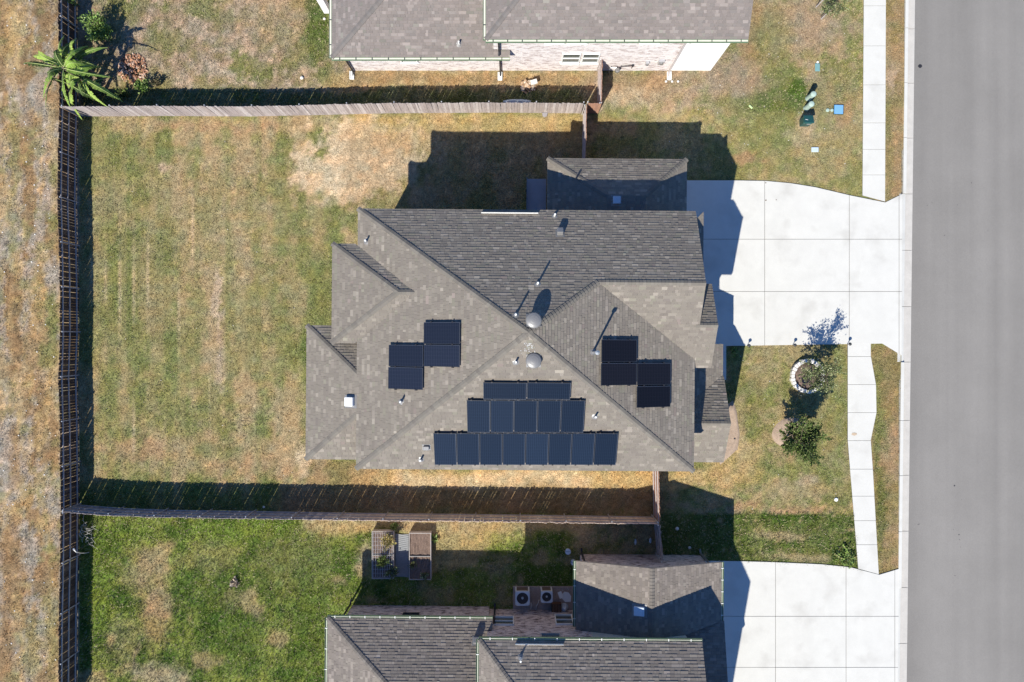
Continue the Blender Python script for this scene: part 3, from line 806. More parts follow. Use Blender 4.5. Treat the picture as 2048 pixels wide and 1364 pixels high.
def caps(mb, p0, p1, pa, pb, pal='main', w=.13, seed=3, expo=.16):
    """folded cap shingles along a hip or ridge from low p0 to high p1"""
    rnd = random.Random(seed)
    p0 = Vector(p0); p1 = Vector(p1)
    L = (p1 - p0).length; d = (p1 - p0) / L
    sides = []
    mid = (p0 + p1) / 2
    for pl in (pa, pb):
        t = pl.n.cross(d).normalized()
        sides.append(t)
    # point the side vectors away from each other and downhill of the fold
    if sides[0].z > 0: sides[0] = -sides[0]
    if sides[1].z > 0: sides[1] = -sides[1]
    if sides[0].z > -.02 or sides[1].z > -.02:
        h = Vector((-d.y, d.x, 0))
    nav = (pa.n + pb.n).normalized()
    n = max(1, int(L / expo))
    P = PALS[pal]
    for i in range(n):
        a = p0 + d * (L * i / n); b = p0 + d * (L * (i + 1) / n + .01)
        zl, zh = .05, .03
        base = P[rnd.randrange(3)]; k = rnd.uniform(.8, .98)
        col = tuple(x * k for x in base)
        A = a + nav * zl; B = b + nav * zh
        vs = [A + sides[0] * w, A, A + sides[1] * w, B + sides[1] * w, B, B + sides[0] * w]
        vs2 = [v - nav * .045 for v in vs]
        mb.add(vs + vs2, [(0, 1, 4, 5), (1, 2, 3, 4), (0, 6, 7, 1), (1, 7, 8, 2), (2, 8, 9, 3), (5, 11, 6, 0), (3, 9, 10, 4), (4, 10, 11, 5)], col)

def deck(mb, pl, poly, t=.16):
    poly = ccw(poly)
    mb.prism(poly, [pl.z(*q) - t for q in poly], [pl.z(*q) - .003 for q in poly])

def roof_part(house, planes, hips, pal, seed):
    """planes: (plane, [convex polys]); hips: (p0, p1, planeA, planeB)"""
    dk = MB(); sh = MB(); cp = MB()
    for k, (pl, polys) in enumerate(planes):
        for j, po in enumerate(polys):
            deck(dk, pl, po); shingle_plane(sh, pl, po, pal, seed=seed + 31 * k + j)
    for k, hp in enumerate(hips): caps(cp, *hp, pal=pal, seed=seed + k)
    r = dk.build('roof', M['fascia'], house)
    s = sh.build('shingles', M['shingle'], r, usecol=True); s['kind'] = 'stuff'
    if cp.v:
        c = cp.build('hip_caps', M['shingle'], r, usecol=True); c['kind'] = 'stuff'
    return r

def walls_box(mb, x0, x1, y0, y1, z0, z1):
    mb.box(x0, x1, y0, y1, z0, z1)

def window(house, c, nrm, w, h, frame='white', bars=1, name='window'):
    """window with frame and panes; c = centre on wall plane, nrm = outward unit"""
    c = Vector(c); n = Vector(nrm); u = Vector((-n.y, n.x, 0)); z = Vector((0, 0, 1))
    f = MB(); t = .045
    f.obox(c + n * .03 + z * (h / 2 - t / 2), u, n, z, w / 2, .05, t / 2); f.obox(c + n * .03 - z * (h / 2 - t / 2), u, n, z, w / 2, .07, t / 2)
    for s in (-1, 1): f.obox(c + n * .03 + u * s * (w / 2 - t / 2), u, n, z, t / 2, .049, h / 2 - t)
    if bars: f.obox(c + n * .03, u, n, z, w / 2 - t, .045, .02)
    fo = f.build(name, M[frame], house)
    hh = h - 2 * t
    for s in ((-1, 1) if bars else (0,)):
        g = MB(); zc = c + z * s * (hh / 4 + .0075) if bars else c
        g.obox(zc + n * .015, u, n, z, w / 2 - t, .01, (hh / 4 - .02) if bars else hh / 2)
        g.build('pane', M['glass'], fo)
    return fo

def gutter(house, p0, p1, out, n_br, name='gutter', bm='white'):
    """open box gutter hung on an eave from p0 to p1 (top edge), out = outward unit"""
    p0 = Vector(p0); p1 = Vector(p1); out = Vector(out); d = (p1 - p0).normalized(); L = (p1 - p0).length; z = Vector((0, 0, 1))
    g = MB(); m = (p0 + p1) / 2
    g.obox(m + out * .065 - z * .12, d, out, z, L / 2, .06, .006)
    g.obox(m + out * .008 - z * .065, d, out, z, L / 2, .006, .06)
    g.obox(m + out * .122 - z * .065, d, out, z, L / 2, .006, .06)
    for s in (-1, 1): g.obox(m + d * s * (L / 2 + .004) + out * .065 - z * .065, d, out, z, .004, .062, .06)
    go = g.build(name, M['gutter'], house)
    MB().obox(m + out * .055 - z * .03, d, out, z, L / 2 - .01, .040 if bm != 'white' else .012, .006).build('gutter_liner', M['gutter_in'], go)
    for i in range(n_br):
        c = p0 + d * (L * (i + .5) / n_br)
        MB().obox(c + out * .06 + z * .006, d, out, z, .016, .055, .005).build('gutter_bracket', M[bm], go)
    return go

def downpipe(house, top, bot, out):
    top = Vector(top); bot = Vector(bot); out = Vector(out)
    mb = MB()
    mb.path([top, top - Vector((0, 0, .12)), bot + out * 0 + Vector((0, 0, top.z - bot.z - .45)), bot + Vector((0, 0, .12)), bot + out * .18 + Vector((0, 0, .04))], .045, 8)
    return mb.build('downpipe', M['vent'], house)

# ================================================================== main house (its own frame is turned 0.45 degrees)
TH = -0.0079
def L(x, y, z=0.0): return (x / PXM, y / PXM, z)
def L2(*pts): return [(x / PXM, y / PXM) for x, y in pts]
W_, E_, N_, S_ = -265, 312.5, 224.5, -220.5
PKx, PKy, PKz = 25.6, 13.2, 9.4
pk = L(PKx, PKy, PKz)
plN = Plane(L(W_, N_, 6.1), L(E_, N_, 6.1), pk)
plW = Plane(L(W_, N_, 6.1), L(W_, S_, 6.1), pk)
plS = Plane(L(W_, S_, 6.1), L(E_, S_, 6.1), pk)
plE = Plane(L(E_, N_, 6.1), L(E_, S_, 6.1), pk)
zr = plN.z(*L2((0, 96))[0])
plS2 = Plane(L(100, 96, zr), L(300, 96, zr), L(200, 96 - 140, zr - .6 * 140 / PXM))
def isect(pl1, pl2, y):      # x where two planes meet at given y (ground px)
    y = y / PXM
    return (pl2.a - pl1.a + (pl2.c - pl1.c) * y) / (pl1.b - pl2.b) * PXM
xr = isect(plE, plN, 96)
yv = None
for k in range(400):
    yy = 96 - k * .5
    if isect(plE, plS2, yy) >= E_: yv = yy; break
house = thing('brick_house', 'large two-storey house with grey shingle hip roof carrying all the black solar panels', 'house', (0, 0, 0), TH)
planes = [
    (plN, [L2((W_, N_), (PKx, N_), (PKx, PKy)), L2((PKx, N_), (xr, N_), (xr, 96), (PKx, PKy)), L2((xr, N_), (E_, N_), (E_, 96), (xr, 96))]),
    (plW, [L2((W_, N_), (PKx, PKy), (W_, S_))]),
    (plS, [L2((W_, S_), (E_, S_), (PKx, PKy))]),
    (plE, [L2((PKx, PKy), (xr, 96), (E_, yv), (E_, S_))]),
    (plS2, [L2((xr, 96), (E_, 96), (E_, yv)), L2((E_, 29), (343, 29), (343, -43.7), (E_, -43.7))]),
]
plN3 = Plane(L(312, 29, plS2.z(*L2((300, 29))[0])), L(343, 29, plS2.z(*L2((300, 29))[0])), L(320, 101, plS2.z(*L2((300, 29))[0]) - .6 * 72 / PXM))
planes.append((plN3, [L2((300, 29), (343, 29), (343, 101), (300, 101))]))
# return tip at the north-east corner
plTip = Plane(L(325.7, N_, 6.1), L(325.7, 100, 6.1), L(305, 150, 6.1 + .43 * 20 / PXM))
planes.append((plTip, [L2((325.7, N_ - 1), (325.7, 104), (306, 104), (306, N_ - 20))]))
# west extension
xE0 = -309; yN, yS, yR = 164.5, -6.0, 79.5
ze = 6.05; zR = 7.27; xR = -189
plEW = Plane(L(xE0, yN, ze), L(xE0, yS, ze), L(xR, yR, zR))
plEN = Plane(L(xE0, yN, ze), L(0, yN, ze), L(xR, yR, zR))
plES = Plane(L(xE0, yS, ze), L(0, yS, ze), L(xR, yR, zR))
xM = (zR - plW.a) / plW.b * PXM
xvN = (ze - plW.a) / plW.b * PXM
planes += [(plEW, [L2((xE0, yN), (xE0, yS), (xR, yR))]),
           (plEN, [L2((xE0, yN), (xR, yR), (xM, yR), (xvN, yN))]),
           (plES, [L2((xE0, yS), (xR, yR), (xM, yR), (xvN, yS))])]
# south-west lower piece
xW3 = -362; zW3 = plW.z(xW3 / PXM, 0)
plNW = Plane(L(xW3, 25, zW3), L(W_, 25, zW3), L(W_, -58.5, 6.08))
plSW = Plane(L(xW3, -211, zW3), L(W_, -211, zW3), L(W_, -128, 6.08))
planes += [(plW, [L2((xW3, 25), (xW3, -211), (W_, -128), (W_, -58.5))]),
           (plNW, [L2((xW3, 25), (W_, -58.5), (W_, 25))]), (plSW, [L2((xW3, -211), (W_, -211), (W_, -128))])]
e = .02
hips = [(L(W_, N_, 6.1), pk, plN, plW), (L(W_, S_, 6.1), pk, plW, plS), (L(E_, S_, 6.1), pk, plS, plE),
        (L(xr, 96, zr), pk, plE, plN), (L(E_, 96, zr), L(xr, 96, zr), plN, plS2),
        (L(343, 29, plN3.z(300 / PXM, 29 / PXM)), L(306, 29, plN3.z(300 / PXM, 29 / PXM)), plN3, plS2),
        (L(xE0, yN, ze), L(xR, yR, zR), plEW, plEN), (L(xR, yR, zR), L(xM, yR, zR), plEN, plES), (L(xE0, yS, ze), L(xR, yR, zR), plEW, plES),
        (L(xW3, 25, zW3), L(W_, -58.5, 6.08), plW, plNW), (L(xW3, -211, zW3), L(W_, -128, 6.08), plW, plSW)]
roof_part(house, planes, hips, 'main', 11)
# lower north wing
zl = 3.2
plGN = Plane(L(63, 338.5, zl), L(320.6, 338.5, zl), L(206, 338.5 - 104.7, zl + .59 * 104.7 / PXM))
pG = L(206, 233.8, plGN.z(206 / PXM, 233.8 / PXM))
plGW = Plane(L(63, 338.5, zl), L(63, 211, zl), pG)
plGE = Plane(L(320.6, 338.5, zl), L(320.6, 211, zl), pG)
dq = 76.3; xa, xb, yq, zq = 63 + 1.366 * dq, 320.6 - 1.0926 * dq, 338.5 - dq, zl + .59 * dq / PXM
plGT = Plane(L(xa, yq, zq), L(xb, yq, zq), L(200, 211, zq + .05))
roof_part(house, [(plGN, [L2((63, 338.5), (320.6, 338.5), (xb, yq), (xa, yq))]), (plGW, [L2((63, 338.5), (xa, yq), (xa, 211.5), (63, 211.5))]),
                  (plGE, [L2((320.6, 338.5), (xb, yq), (xb, 211.5), (320.6, 211.5))]), (plGT, [L2((xa, yq), (xb, yq), (xb, 211.5), (xa, 211.5))])],
          [(L(63, 338.5, zl), L(xa, yq, zq), plGN, plGW), (L(320.6, 338.5, zl), L(xb, yq, zq), plGN, plGE)], 'main', 211)
# entrance porch
yP = -144.5; zp0 = 3.2; zp1 = 4.43
plPN = Plane(L(300, -66, zp0), L(392.7, -66, zp0), L(350, yP, zp1))
plPS = Plane(L(300, -221, zp0), L(392.7, -221, zp0), L(350, yP, zp1))
plPE = Plane(L(391, 0, 3.1), L(391, -60, 3.1), L(312, -30, 4.02))
def ysh(x): return (plPE.a - plPN.a + plPE.b * x / PXM) / plPN.c * PXM
roof_part(house, [(plPN, [L2((300, ysh(300)), (391, ysh(391)), (392.7, -66), (392.7, yP), (300, yP))]), (plPS, [L2((300, -221), (392.7, -221), (392.7, yP), (300, yP))]),
                  (plPE, [L2((300, -2.5), (391, -2.5), (391, ysh(391)), (300, ysh(300)))])],
          [(L(392.7, yP, zp1), L(300, yP, zp1), plPN, plPS)], 'main', 311)
# walls
w = MB()
w.box(-252 / PXM, 299 / PXM, -207.5 / PXM, 211 / PXM, -.1, 5.97)
w.box(-296 / PXM, -252.1 / PXM, 8 / PXM, 151 / PXM, -.1, 5.92)
w.box(-349 / PXM, -252.2 / PXM, -198 / PXM, 7.9 / PXM, -.1, zW3 - .17)
w.box(76 / PXM, 308 / PXM, 211.1 / PXM, 325 / PXM, -.1, zl - .05)
w.box(299.1 / PXM, 330 / PXM, -31 / PXM, 88 / PXM, -.1, 5.75)
# gable fills
gx = 299.5 / PXM
def gable(mb, x0, x1, ya, yb, yr, zb, zt):
    mb.add([(x0, ya, zb), (x0, yb, zb), (x0, yr, zt), (x1, ya, zb), (x1, yb, zb), (x1, yr, zt)], [(0, 2, 1), (3, 4, 5), (0, 1, 4, 3), (1, 2, 5, 4), (2, 0, 3, 5)])
gable(w, 290 / PXM, 299.6 / PXM, -20 / PXM, 211 / PXM, 96 / PXM, 5.97, zr - .2)
gable(w, 299.7 / PXM, 330 / PXM, -31 / PXM, 88 / PXM, 29 / PXM, 5.75, 6.75)
w.box(-262 / PXM, 310 / PXM, -218 / PXM, 222 / PXM, 5.975, 6.02)        # boxed eaves
walls = w.build('wall', M['brick_tan'], house)
# porch posts, door, garage doors, a few windows
for (x, y) in ((384, -8), (384, -75), (384, -212), (384, -140)):
    MB().box((x - 5) / PXM, (x + 5) / PXM, (y - 5) / PXM, (y + 5) / PXM, 0, 3.05).build('porch_post', M['trim'], house)
sl = MB().box(299.2 / PXM, 388 / PXM, -215 / PXM, -66 / PXM, -.05, .12).build('porch_floor', M['concrete'], house)
for (x, y0, y1) in ((330, -27, 84), (308, 222, 312)):
    gd = MB().box(x / PXM, x / PXM + .04, y0 / PXM, y1 / PXM, .02, 2.2).build('garage_door', M['garage_door'], house)
    for k in range(4):
        MB().box(x / PXM + .04, x / PXM + .055, y0 / PXM + .05, y1 / PXM - .05, .08 + k * .53, .55 + k * .53).build('door_panel', M['garage_door'], gd)
fd = MB().box(299.1 / PXM, 299.1 / PXM + .06, -120 / PXM, -85 / PXM, .12, 2.2).build('front_door', M['brown_door'], house)
MB().tube((299.1 / PXM + .06, -90 / PXM, 1.1), (299.1 / PXM + .12, -90 / PXM, 1.1), .03).build('door_handle', M['galv'], fd)
for c, n, ww, hh in (((-100, -207.5, 1.5), (0, -1, 0), 1.2, 1.3), ((60, -207.5, 1.5), (0, -1, 0), 1.2, 1.3), ((200, -207.5, 4.3), (0, -1, 0), 1.2, 1.2), ((-60, -207.5, 4.3), (0, -1, 0), 1.2, 1.2),
                     ((-349, -90, 1.5), (-1, 0, 0), 2.0, 1.4), ((-296, 80, 1.5), (-1, 0, 0), 1.4, 1.4), ((-296, 80, 4.3), (-1, 0, 0), 1.4, 1.2), ((-100, 211, 1.5), (0, 1, 0), 1.4, 1.3),
                     ((-60, 211, 4.3), (0, 1, 0), 1.2, 1.2), ((330, 29, 4.3), (1, 0, 0), 1.6, 1.2), ((299, -170, 1.7), (1, 0, 0), 1.2, 1.4), ((299, 150, 4.5), (1, 0, 0), 1.2, 1.2)):
    window(house, L(c[0], c[1], c[2]), n, ww, hh)
# small smooth lean-to roof beside the north wing
lt = MB(); x0, x1 = 26 / PXM, 62 / PXM; ya, yb = 211.2 / PXM, 306 / PXM
lt.add([(x0, ya, 2.62), (x1, ya, 2.62), (x1, yb, 2.42), (x0, yb, 2.42), (x0, ya, 2.54), (x1, ya, 2.54), (x1, yb, 2.34), (x0, yb, 2.34)],
       [(0, 1, 2, 3), (7, 6, 5, 4), (0, 4, 5, 1), (1, 5, 6, 2), (2, 6, 7, 3), (3, 7, 4, 0)])
lr = lt.build('side_canopy', M['utilpad'], house)
MB().box(x0 - .02, x0 + .01, ya, yb + .03, 2.5, 2.66).build('canopy_edge', M['edge'], lr)
for y in (yb - .1,):
    MB().box(x0 + .03, x0 + .12, y - .05, y + .05, 0, 2.36).build('porch_post', M['trim'], house)
# rain diverters on the eaves
def diverter(h, a, b, z, rot=0):
    a = Vector(a); b = Vector(b); d = (b - a).normalized(); mid = (a + b) / 2
    n = Vector((-d.y, d.x, 0))
    mb = MB()
    mb.obox(mid + Vector((0, 0, .06)), d, n, Vector((0, 0, 1)), (b - a).length / 2, .006, .09)
    mb.obox(mid - n * .02 + Vector((0, 0, .035)), d, n, Vector((0, 0, 1)), (b - a).length / 2, .008, .005)
    return mb.build('rain_diverter', M['white'], h)
diverter(house, L(-54, 218, plN.z(0, 218 / PXM) + .02), L(43, 218, plN.z(0, 218 / PXM) + .02), 0)

# ------------------------------------------------------------------ things on the main roof (world frame)
Rz = Matrix.Rotation(TH, 4, 'Z')
class WPlane(Plane):
    def __init__(s, pl):
        n = (Rz.to_3x3() @ pl.n); p = Rz @ pl.p
        s.n = n; s.p = p; s.b = -n.x / n.z; s.c = -n.y / n.z; s.a = p.z - s.b * p.x - s.c * p.y
wN, wW, wS, wE = WPlane(plN), WPlane(plW), WPlane(plS), WPlane(plE)

ORD = ['first', 'second', 'third', 'fourth', 'fifth', 'sixth', 'seventh', 'eighth']
def panel(pl, x0, y0, x1, y1, label, group, cell, horiz, lift=.16):
    """panel whose photo outline is x0..x1, y0..y1, lifted above the roof plane on rails"""
    c00 = pl.hit(x0, y1, lift); c10 = pl.hit(x1, y1, lift); c01 = pl.hit(x0, y0, lift); c11 = pl.hit(x1, y0, lift)
    c = (c00 + c10 + c01 + c11) / 4
    n = pl.n.normalized()
    # axes: fall line of plane and level line
    u = Rz.to_3x3() @ Vector((1, 0, 0)); u = (u - n * u.dot(n)).normalized(); v = n.cross(u)
    wx = ((c10 - c00).length + (c11 - c01).length) / 2; wy = ((c01 - c00).length + (c11 - c10).length) / 2
    Q = Matrix((u, v, n)).transposed().to_4x4()
    g = .012; hx, hy = wx / 2 - g, wy / 2 - g
    t = thing('solar_panel', label, 'solar panel', (0, 0, 0), 0, group)
    t.matrix_world = Matrix.Translation(c) @ Q
    t.location = c; t.rotation_euler = Q.to_euler()
    del BASES[t]
    f = MB(); b = .018
    f.box(-hx, hx, hy - b, hy, -.035, .004); f.box(-hx, hx, -hy, -hy + b, -.035, .004)
    f.box(-hx, -hx + b, -hy + b, hy - b, -.035, .004); f.box(hx - b, hx, -hy + b, hy - b, -.035, .004)
    f.build('frame', M['frame'], t)
    MB().box(-hx + b, hx - b, -hy + b, hy - b, -.03, 0).build('cell_sheet', M[cell], t)
    eb = MB()
    if horiz:
        eb.box(-hx, hx, -hy - .004, -hy + .006, -.033, .008)
    else:
        eb.box(-hx, hx, hy - .006, hy + .004, -.033, .008)
    eb.box(hx - .004, hx + .003, -hy, hy, -.033, .008)
    eb.build('frame_edge', M['edge'], t)
    for sx in (-.6, .6):
        for sy in (-1, 1):
            MB().box(sx * hx - .03, sx * hx + .03, sy * (hy + .01) - .03, sy * (hy + .01) + .03, -lift + .03, .02).build('clamp', M['dark'], t)
    return t
gS = 'solar panels stacked in three rows on the south roof slope'
for i in range(2):
    x0 = 966 + i * 88
    panel(wS, x0, 765, x0 + 87.3, 799, '%s of the two wide panels forming the top row on the south slope' % ('left' if i == 0 else 'right'), gS, 'cell', True)
for i in range(5):
    x0 = 933.5 + i * 47.1
    panel(wS, x0, 800.5, x0 + 46.7, 865, '%s panel from the left in the middle row of five on the south slope' % ORD[i], gS, 'cell', True)
for i in range(8):
    x0 = 867.5 + i * 45.9
    panel(wS, x0, 866.5, x0 + 45.4, 930, '%s panel from the left in the bottom row of eight on the south slope' % ORD[i], gS, 'cell', True)
gW = 'four staggered solar panels on the west roof slope'
for (x0, y0, x1, y1, l) in ((847, 644, 920, 688.5, 'upper right'), (847, 689.5, 919.5, 734, 'lower right'), (777, 689.5, 846, 733.5, 'upper left'), (776, 734.5, 845.5, 779, 'lower left')):
    panel(wW, x0, y0, x1, y1, 'slate blue solar panel, %s of the four staggered on the west slope' % l, gW, 'cell_w', False)
gE = 'four staggered solar panels on the east roof slope'
for (x0, y0, x1, y1, l) in ((1203, 679, 1274, 724, 'topmost, beside the tall flue'), (1202, 726, 1273.5, 771, 'lower left'), (1274.5, 726, 1341.5, 770, 'upper right'), (1273.5, 772, 1341, 815, 'lowest, toward the street')):
    panel(wE, x0, y0, x1, y1, 'black solar panel, %s of the four staggered on the east slope' % l, gE, 'cell_e', False)

def pipe(pl, px, py, h, r=.045, label='', cap=False, boot=True, hz=None):
    p = pl.hit(px, py, 0) if pl else G(px, py, hz)
    t = thing('vent_pipe', label, 'roof vent', tuple(p), 0, 'vent pipes through the shingle roofs')
    n = pl.n if pl else Vector((0, 0, 1))
    MB().lathe(p, [(.16, -.02), (.15, .01), (.075, .03), (.06, .10)], 14, axis=n).build('flashing', M['vent'], t)
    MB().tube(p, p + Vector((0, 0, h)), r, r, 12).build('pipe', M['white'] if not cap else M['galv'], t)
    if cap:
        MB().lathe(p + Vector((0, 0, h)), [(r * 1.9, -.02), (r * 1.9, .05), (r * .4, .13)], 14).build('cap', M['galv'], t)
    return t
pipe(wN, 1075, 568, .62, label='white pipe casting a long thin shadow mid north slope')
pipe(wN, 1031.5, 630, .62, label='white pipe with long shadow left of the dome on the north slope')
pipe(wN, 1109, 432, .5, label='white pipe close to the north eave beside the square vent')
pipe(wW, 733, 483, .36, label='short white pipe near the north-west corner of the roof')
pipe(wS, 1031.5, 724, .36, label='short white pipe left of the lower dome near the roof peak')
pipe(wW, 803, 803, .40, label='short white pipe below the staggered panels on the west slope')
pipe(wS, 842, 919, .40, label='short white pipe near the south eave left of the bottom panel row')
pipe(wS, 1190, 833, .36, label='short white pipe right of the middle panel row')
pipe(wE, 1186, 704, 1.75, .05, 'tall galvanised flue with cap left of the east panels', True)

def dome(pl, px, py, label, h):
    p = pl.hit(px, py, 0)
    t = thing('roof_turbine', label, 'roof vent', tuple(p), 0, 'round dome vents either side of the peak')
    u = pl.n.cross(Vector((0, 1, 0))).normalized(); v = pl.n.cross(u)
    MB().obox(p + pl.n * .02, u, v, pl.n, .31, .31, .012).build('base_plate', M['vent'], t)
    MB().tube(p - Vector((0, 0, .12)), p + Vector((0, 0, h - .12)), .25, .25, 24).build('throat', M['vent'], t)
    MB().lathe(p + Vector((0, 0, h - .14)), [(.30, -.03), (.335, .0), (.335, .04), (.30, .09), (.2, .13), (.09, .15), (.02, .155)], 32).build('dome', M['vent'], t, smooth=False)
    return t
dome(wN, 1067, 641, 'grey dome vent on the shadowed side just north of the peak', .55)
dome(wS, 1067, 721, 'grey dome vent south of the peak above the solar panels', .30)

def box_vent(pl, px, py, w, d, h, label, m='white', hz=None, slope=0):
    p = pl.hit(px, py, 0)
    t = thing('box_vent', label, 'roof vent', tuple(p), 0, 'square box vents')
    n = pl.n; u = Vector((1, 0, 0)); u = (u - n * u.dot(n)).normalized(); v = n.cross(u)
    MB().obox(p + n * .015, u, v, n, w * .72, d * .72, .008).build('flange', M['vent'], t)
    o = MB().obox(p + n * (h / 2 + .02), u, v, n, w / 2, d / 2, h / 2).build('hood', M[m], t, bevel=.03)
    return t
box_vent(wW, 702, 803, .44, .42, .2, 'white square vent low on the west slope')
box_vent(wS, 853, 894, .26, .22, .12, 'small grey vent left of the bottom solar row', 'vent')
box_vent(wN, 1120, 467, .28, .28, .26, 'square grey vent with dark shadow near the north eave', 'vent')
wG = WPlane(plGN)
pgc = G(1233, 401, 4.4)
wGE = WPlane(plGT)
box_vent(wGE, 1233, 401, .36, .36, .14, 'pale square vent on the shaded roof of the low north wing', 'paleblue')

# ================================================================== north neighbour
nh = thing('brick_house', 'whitewashed brick house cut off by the top edge of the picture, with green gutters', 'house', L(40, 700, 0))
zA, zB = 2.9, 5.3
A_S = Plane(L(-336, 528, zA), L(0, 528, zA), L(-112, 728, zA + .5 * 200 / PXM))
rA = L(-112, 728, zA + .5 * 200 / PXM)
A_W = Plane(L(-336, 528, zA), L(-336, 928, zA), rA)
A_N = Plane(L(-336, 928, zA), L(0, 928, zA), rA)
B_S = Plane(L(-46, 527, zB), L(413, 527, zB), L(169, 757, zB + .5 * 230 / PXM))
rB = L(169, 757, zB + .5 * 230 / PXM)
B_W = Plane(L(-46, 527, zB), L(-46, 987, zB), rB)
B_N = Plane(L(-46, 987, zB), L(413, 987, zB), rB)
roof_part(nh, [(A_S, [L2((-336, 528), (-34, 528), (-34, 728), (-112, 728)), L2((-34, 528), (-3.7, 528), (-3.7, 539.5), (-34, 539.5))]), (A_W, [L2((-336, 528), (-112, 728), (-336, 928))]),
               (A_N, [L2((-336, 928), (-112, 728), (-34, 728), (-34, 928))])],
          [(L(-336, 528, zA), rA, A_S, A_W), (rA, L(-34, 728, rA[2]), A_S, A_N)], 'north', 411)
roof_part(nh, [(B_S, [L2((-46, 527), (413, 527), (413, 757), (169, 757))]), (B_W, [L2((-46, 527), (169, 757), (-46, 987))]), (B_N, [L2((-46, 987), (413, 987), (413, 757), (169, 757))])],
          [(L(-46, 527, zB), rB, B_S, B_W), (rB, L(413, 757, rB[2]), B_S, B_N)], 'north', 511)
w = MB()
w.box(-317 / PXM, -34.2 / PXM, 541 / PXM, 915 / PXM, -.1, zA - .12)
w.box(-34 / PXM, 316 / PXM, 541 / PXM, 975 / PXM, -.1, zB - .12)
w.build('wall', M['brick_white'], nh)
w = MB(); w.box(316.2 / PXM, 397 / PXM, 541 / PXM, 975 / PXM, -.1, zB - .12)
gable(w, 380 / PXM, 397 / PXM, 541 / PXM, 973 / PXM, 757 / PXM, zB - .12, zB + .5 * 205 / PXM - .1)
w.build('stucco_wall', M['stucco'], nh)
w = MB(); w.box(-330 / PXM, -34.5 / PXM, 533 / PXM, 922 / PXM, zA - .118, zA - .08); w.box(-34.3 / PXM, 408 / PXM, 532 / PXM, 982 / PXM, zB - .118, zB - .08)
w.build('soffit', M['soffit'], nh)
for (x, z, ww, hh) in ((112.6, 1.92, .92, 1.3), (149.8, 1.92, .86, 1.3), (-198, 1.9, .85, 1.1), (78, 4.45, .9, 1.0), (118, 4.45, .9, 1.0), (250, 4.45, .9, 1.0)):
    wd = window(nh, (x / PXM, 541 / PXM, z), (0, -1, 0), ww, hh)
    MB().box(x / PXM - ww / 2 - .06, x / PXM + ww / 2 + .06, 541 / PXM - .09, 541 / PXM - .002, z - hh / 2 - .13, z - hh / 2 - .05).build('window_sill', M['stucco'], wd)
gutter(nh, L(-336, 528, zA + .01), L(-4, 528, zA + .01), (0, -1, 0), 11, bm='dark')
gutter(nh, L(-336, 900, zA + .01), L(-336, 528, zA + .01), (-1, 0, 0), 8, bm='dark')
gutter(nh, L(-46, 527, zB + .01), L(413, 527, zB + .01), (0, -1, 0), 18, bm='dark')
gutter(nh, L(-46, 980, zB + .01), L(-46, 527, zB + .01), (-1, 0, 0), 9, bm='dark')
def dp(h, x, y0, y1, z0, z1, m='vent'):
    mb = MB(); X = x / PXM
    mb.path([(X, y0 / PXM, z1), (X, y0 / PXM, z1 - .08), (X, y1 / PXM, z1 - .4), (X, y1 / PXM, z0 + .12), (X, y1 / PXM - .2, z0 + .03)], .05, 8)
    return mb.build('downpipe', M[m], h)
dp(nh, -317, 526, 537, 0, zA - .1, 'dark'); dp(nh, -23, 526, 537, 0, zA - .1, 'dark'); dp(nh, 313, 524, 537, 0, zB - .1, 'rail'); dp(nh, -24, 524, 536, 3.05, zB - .1, 'dark')
for (px, py, l) in ((704, 151, 'white splash block at the west corner downpipe of the whitewashed house'), (1000, 153, 'white splash block below the middle downpipe of the whitewashed house'), (1338, 152, 'white splash block below the tall downpipe by the stucco wall')):
    c = G(px, py)
    t = MB(); t.box(c.x - .12, c.x + .12, c.y - .22, c.y + .22, -.02, .05); t.box(c.x - .12, c.x - .085, c.y - .22, c.y + .22, .05, .09); t.box(c.x + .085, c.x + .12, c.y - .22, c.y + .22, .05, .09)
    prop(t.build('splash_block', M['white']), l, 'splash block', 'concrete splash blocks under downpipes')
# patio column at the picture's top edge
c = G(655, 21)
col_ = MB().box(c.x - .17, c.x + .17, c.y - .17, c.y + .17, 0, 2.75)
col_.box(c.x - .6, c.x + .35, c.y - .12, c.y + 3.5, 2.76, 3.0)
col_.build('patio_column', M['stucco'], nh)
wn_p = lambda px, py: A_S.hit(px, py, 0)
pipe(A_S, 918, 88, .32, label='short white pipe on the grey roof at the top of the picture')
# utilities on the wall
t = thing('gas_meter', 'grey gas meter with pipes against the whitewashed wall behind the wooden gate', 'gas meter', tuple(G(1232, 146)))
c = G(1232, 148)
MB().lathe(c + Vector((0, 0, .45)), [(.10, 0), (.13, .04), (.13, .22), (.09, .26)], 16).build('meter_body', M['vent'], t)
MB().path([c + Vector((-.4, .05, .1)), c + Vector((-.4, .05, .8)), c + Vector((-.1, .05, .85)), c + Vector((-.1, .0, .6))], .025).build('pipe', M['galv'], t)
MB().path([c + Vector((.1, 0, .6)), c + Vector((.1, .05, .95)), c + Vector((.75, .12, .95)), c + Vector((.75, .12, .55))], .025).build('pipe', M['dark'], t)
MB().lathe(c + Vector((.75, .12, .93)), [(.07, 0), (.07, .05)], 12).build('regulator', M['dark'], t)
for (X, z, s, l) in ((288, 1.45, .3, 'larger grey electric box fixed to the whitewashed wall'), (262, 1.3, .18, 'small grey electric box left of the larger one on the whitewashed wall')):
    t = thing('meter_box', l, 'electric meter', L(X, 541, z))
    MB().box(X / PXM - s / 2, X / PXM + s / 2, 541 / PXM - .14, 541 / PXM - .005, z - s * .8, z + s * .8).build('box', M['galv'], t)
    MB().tube((X / PXM, 541 / PXM - .14, z), (X / PXM, 541 / PXM - .2, z), s * .3).build('dial', M['vent'], t)

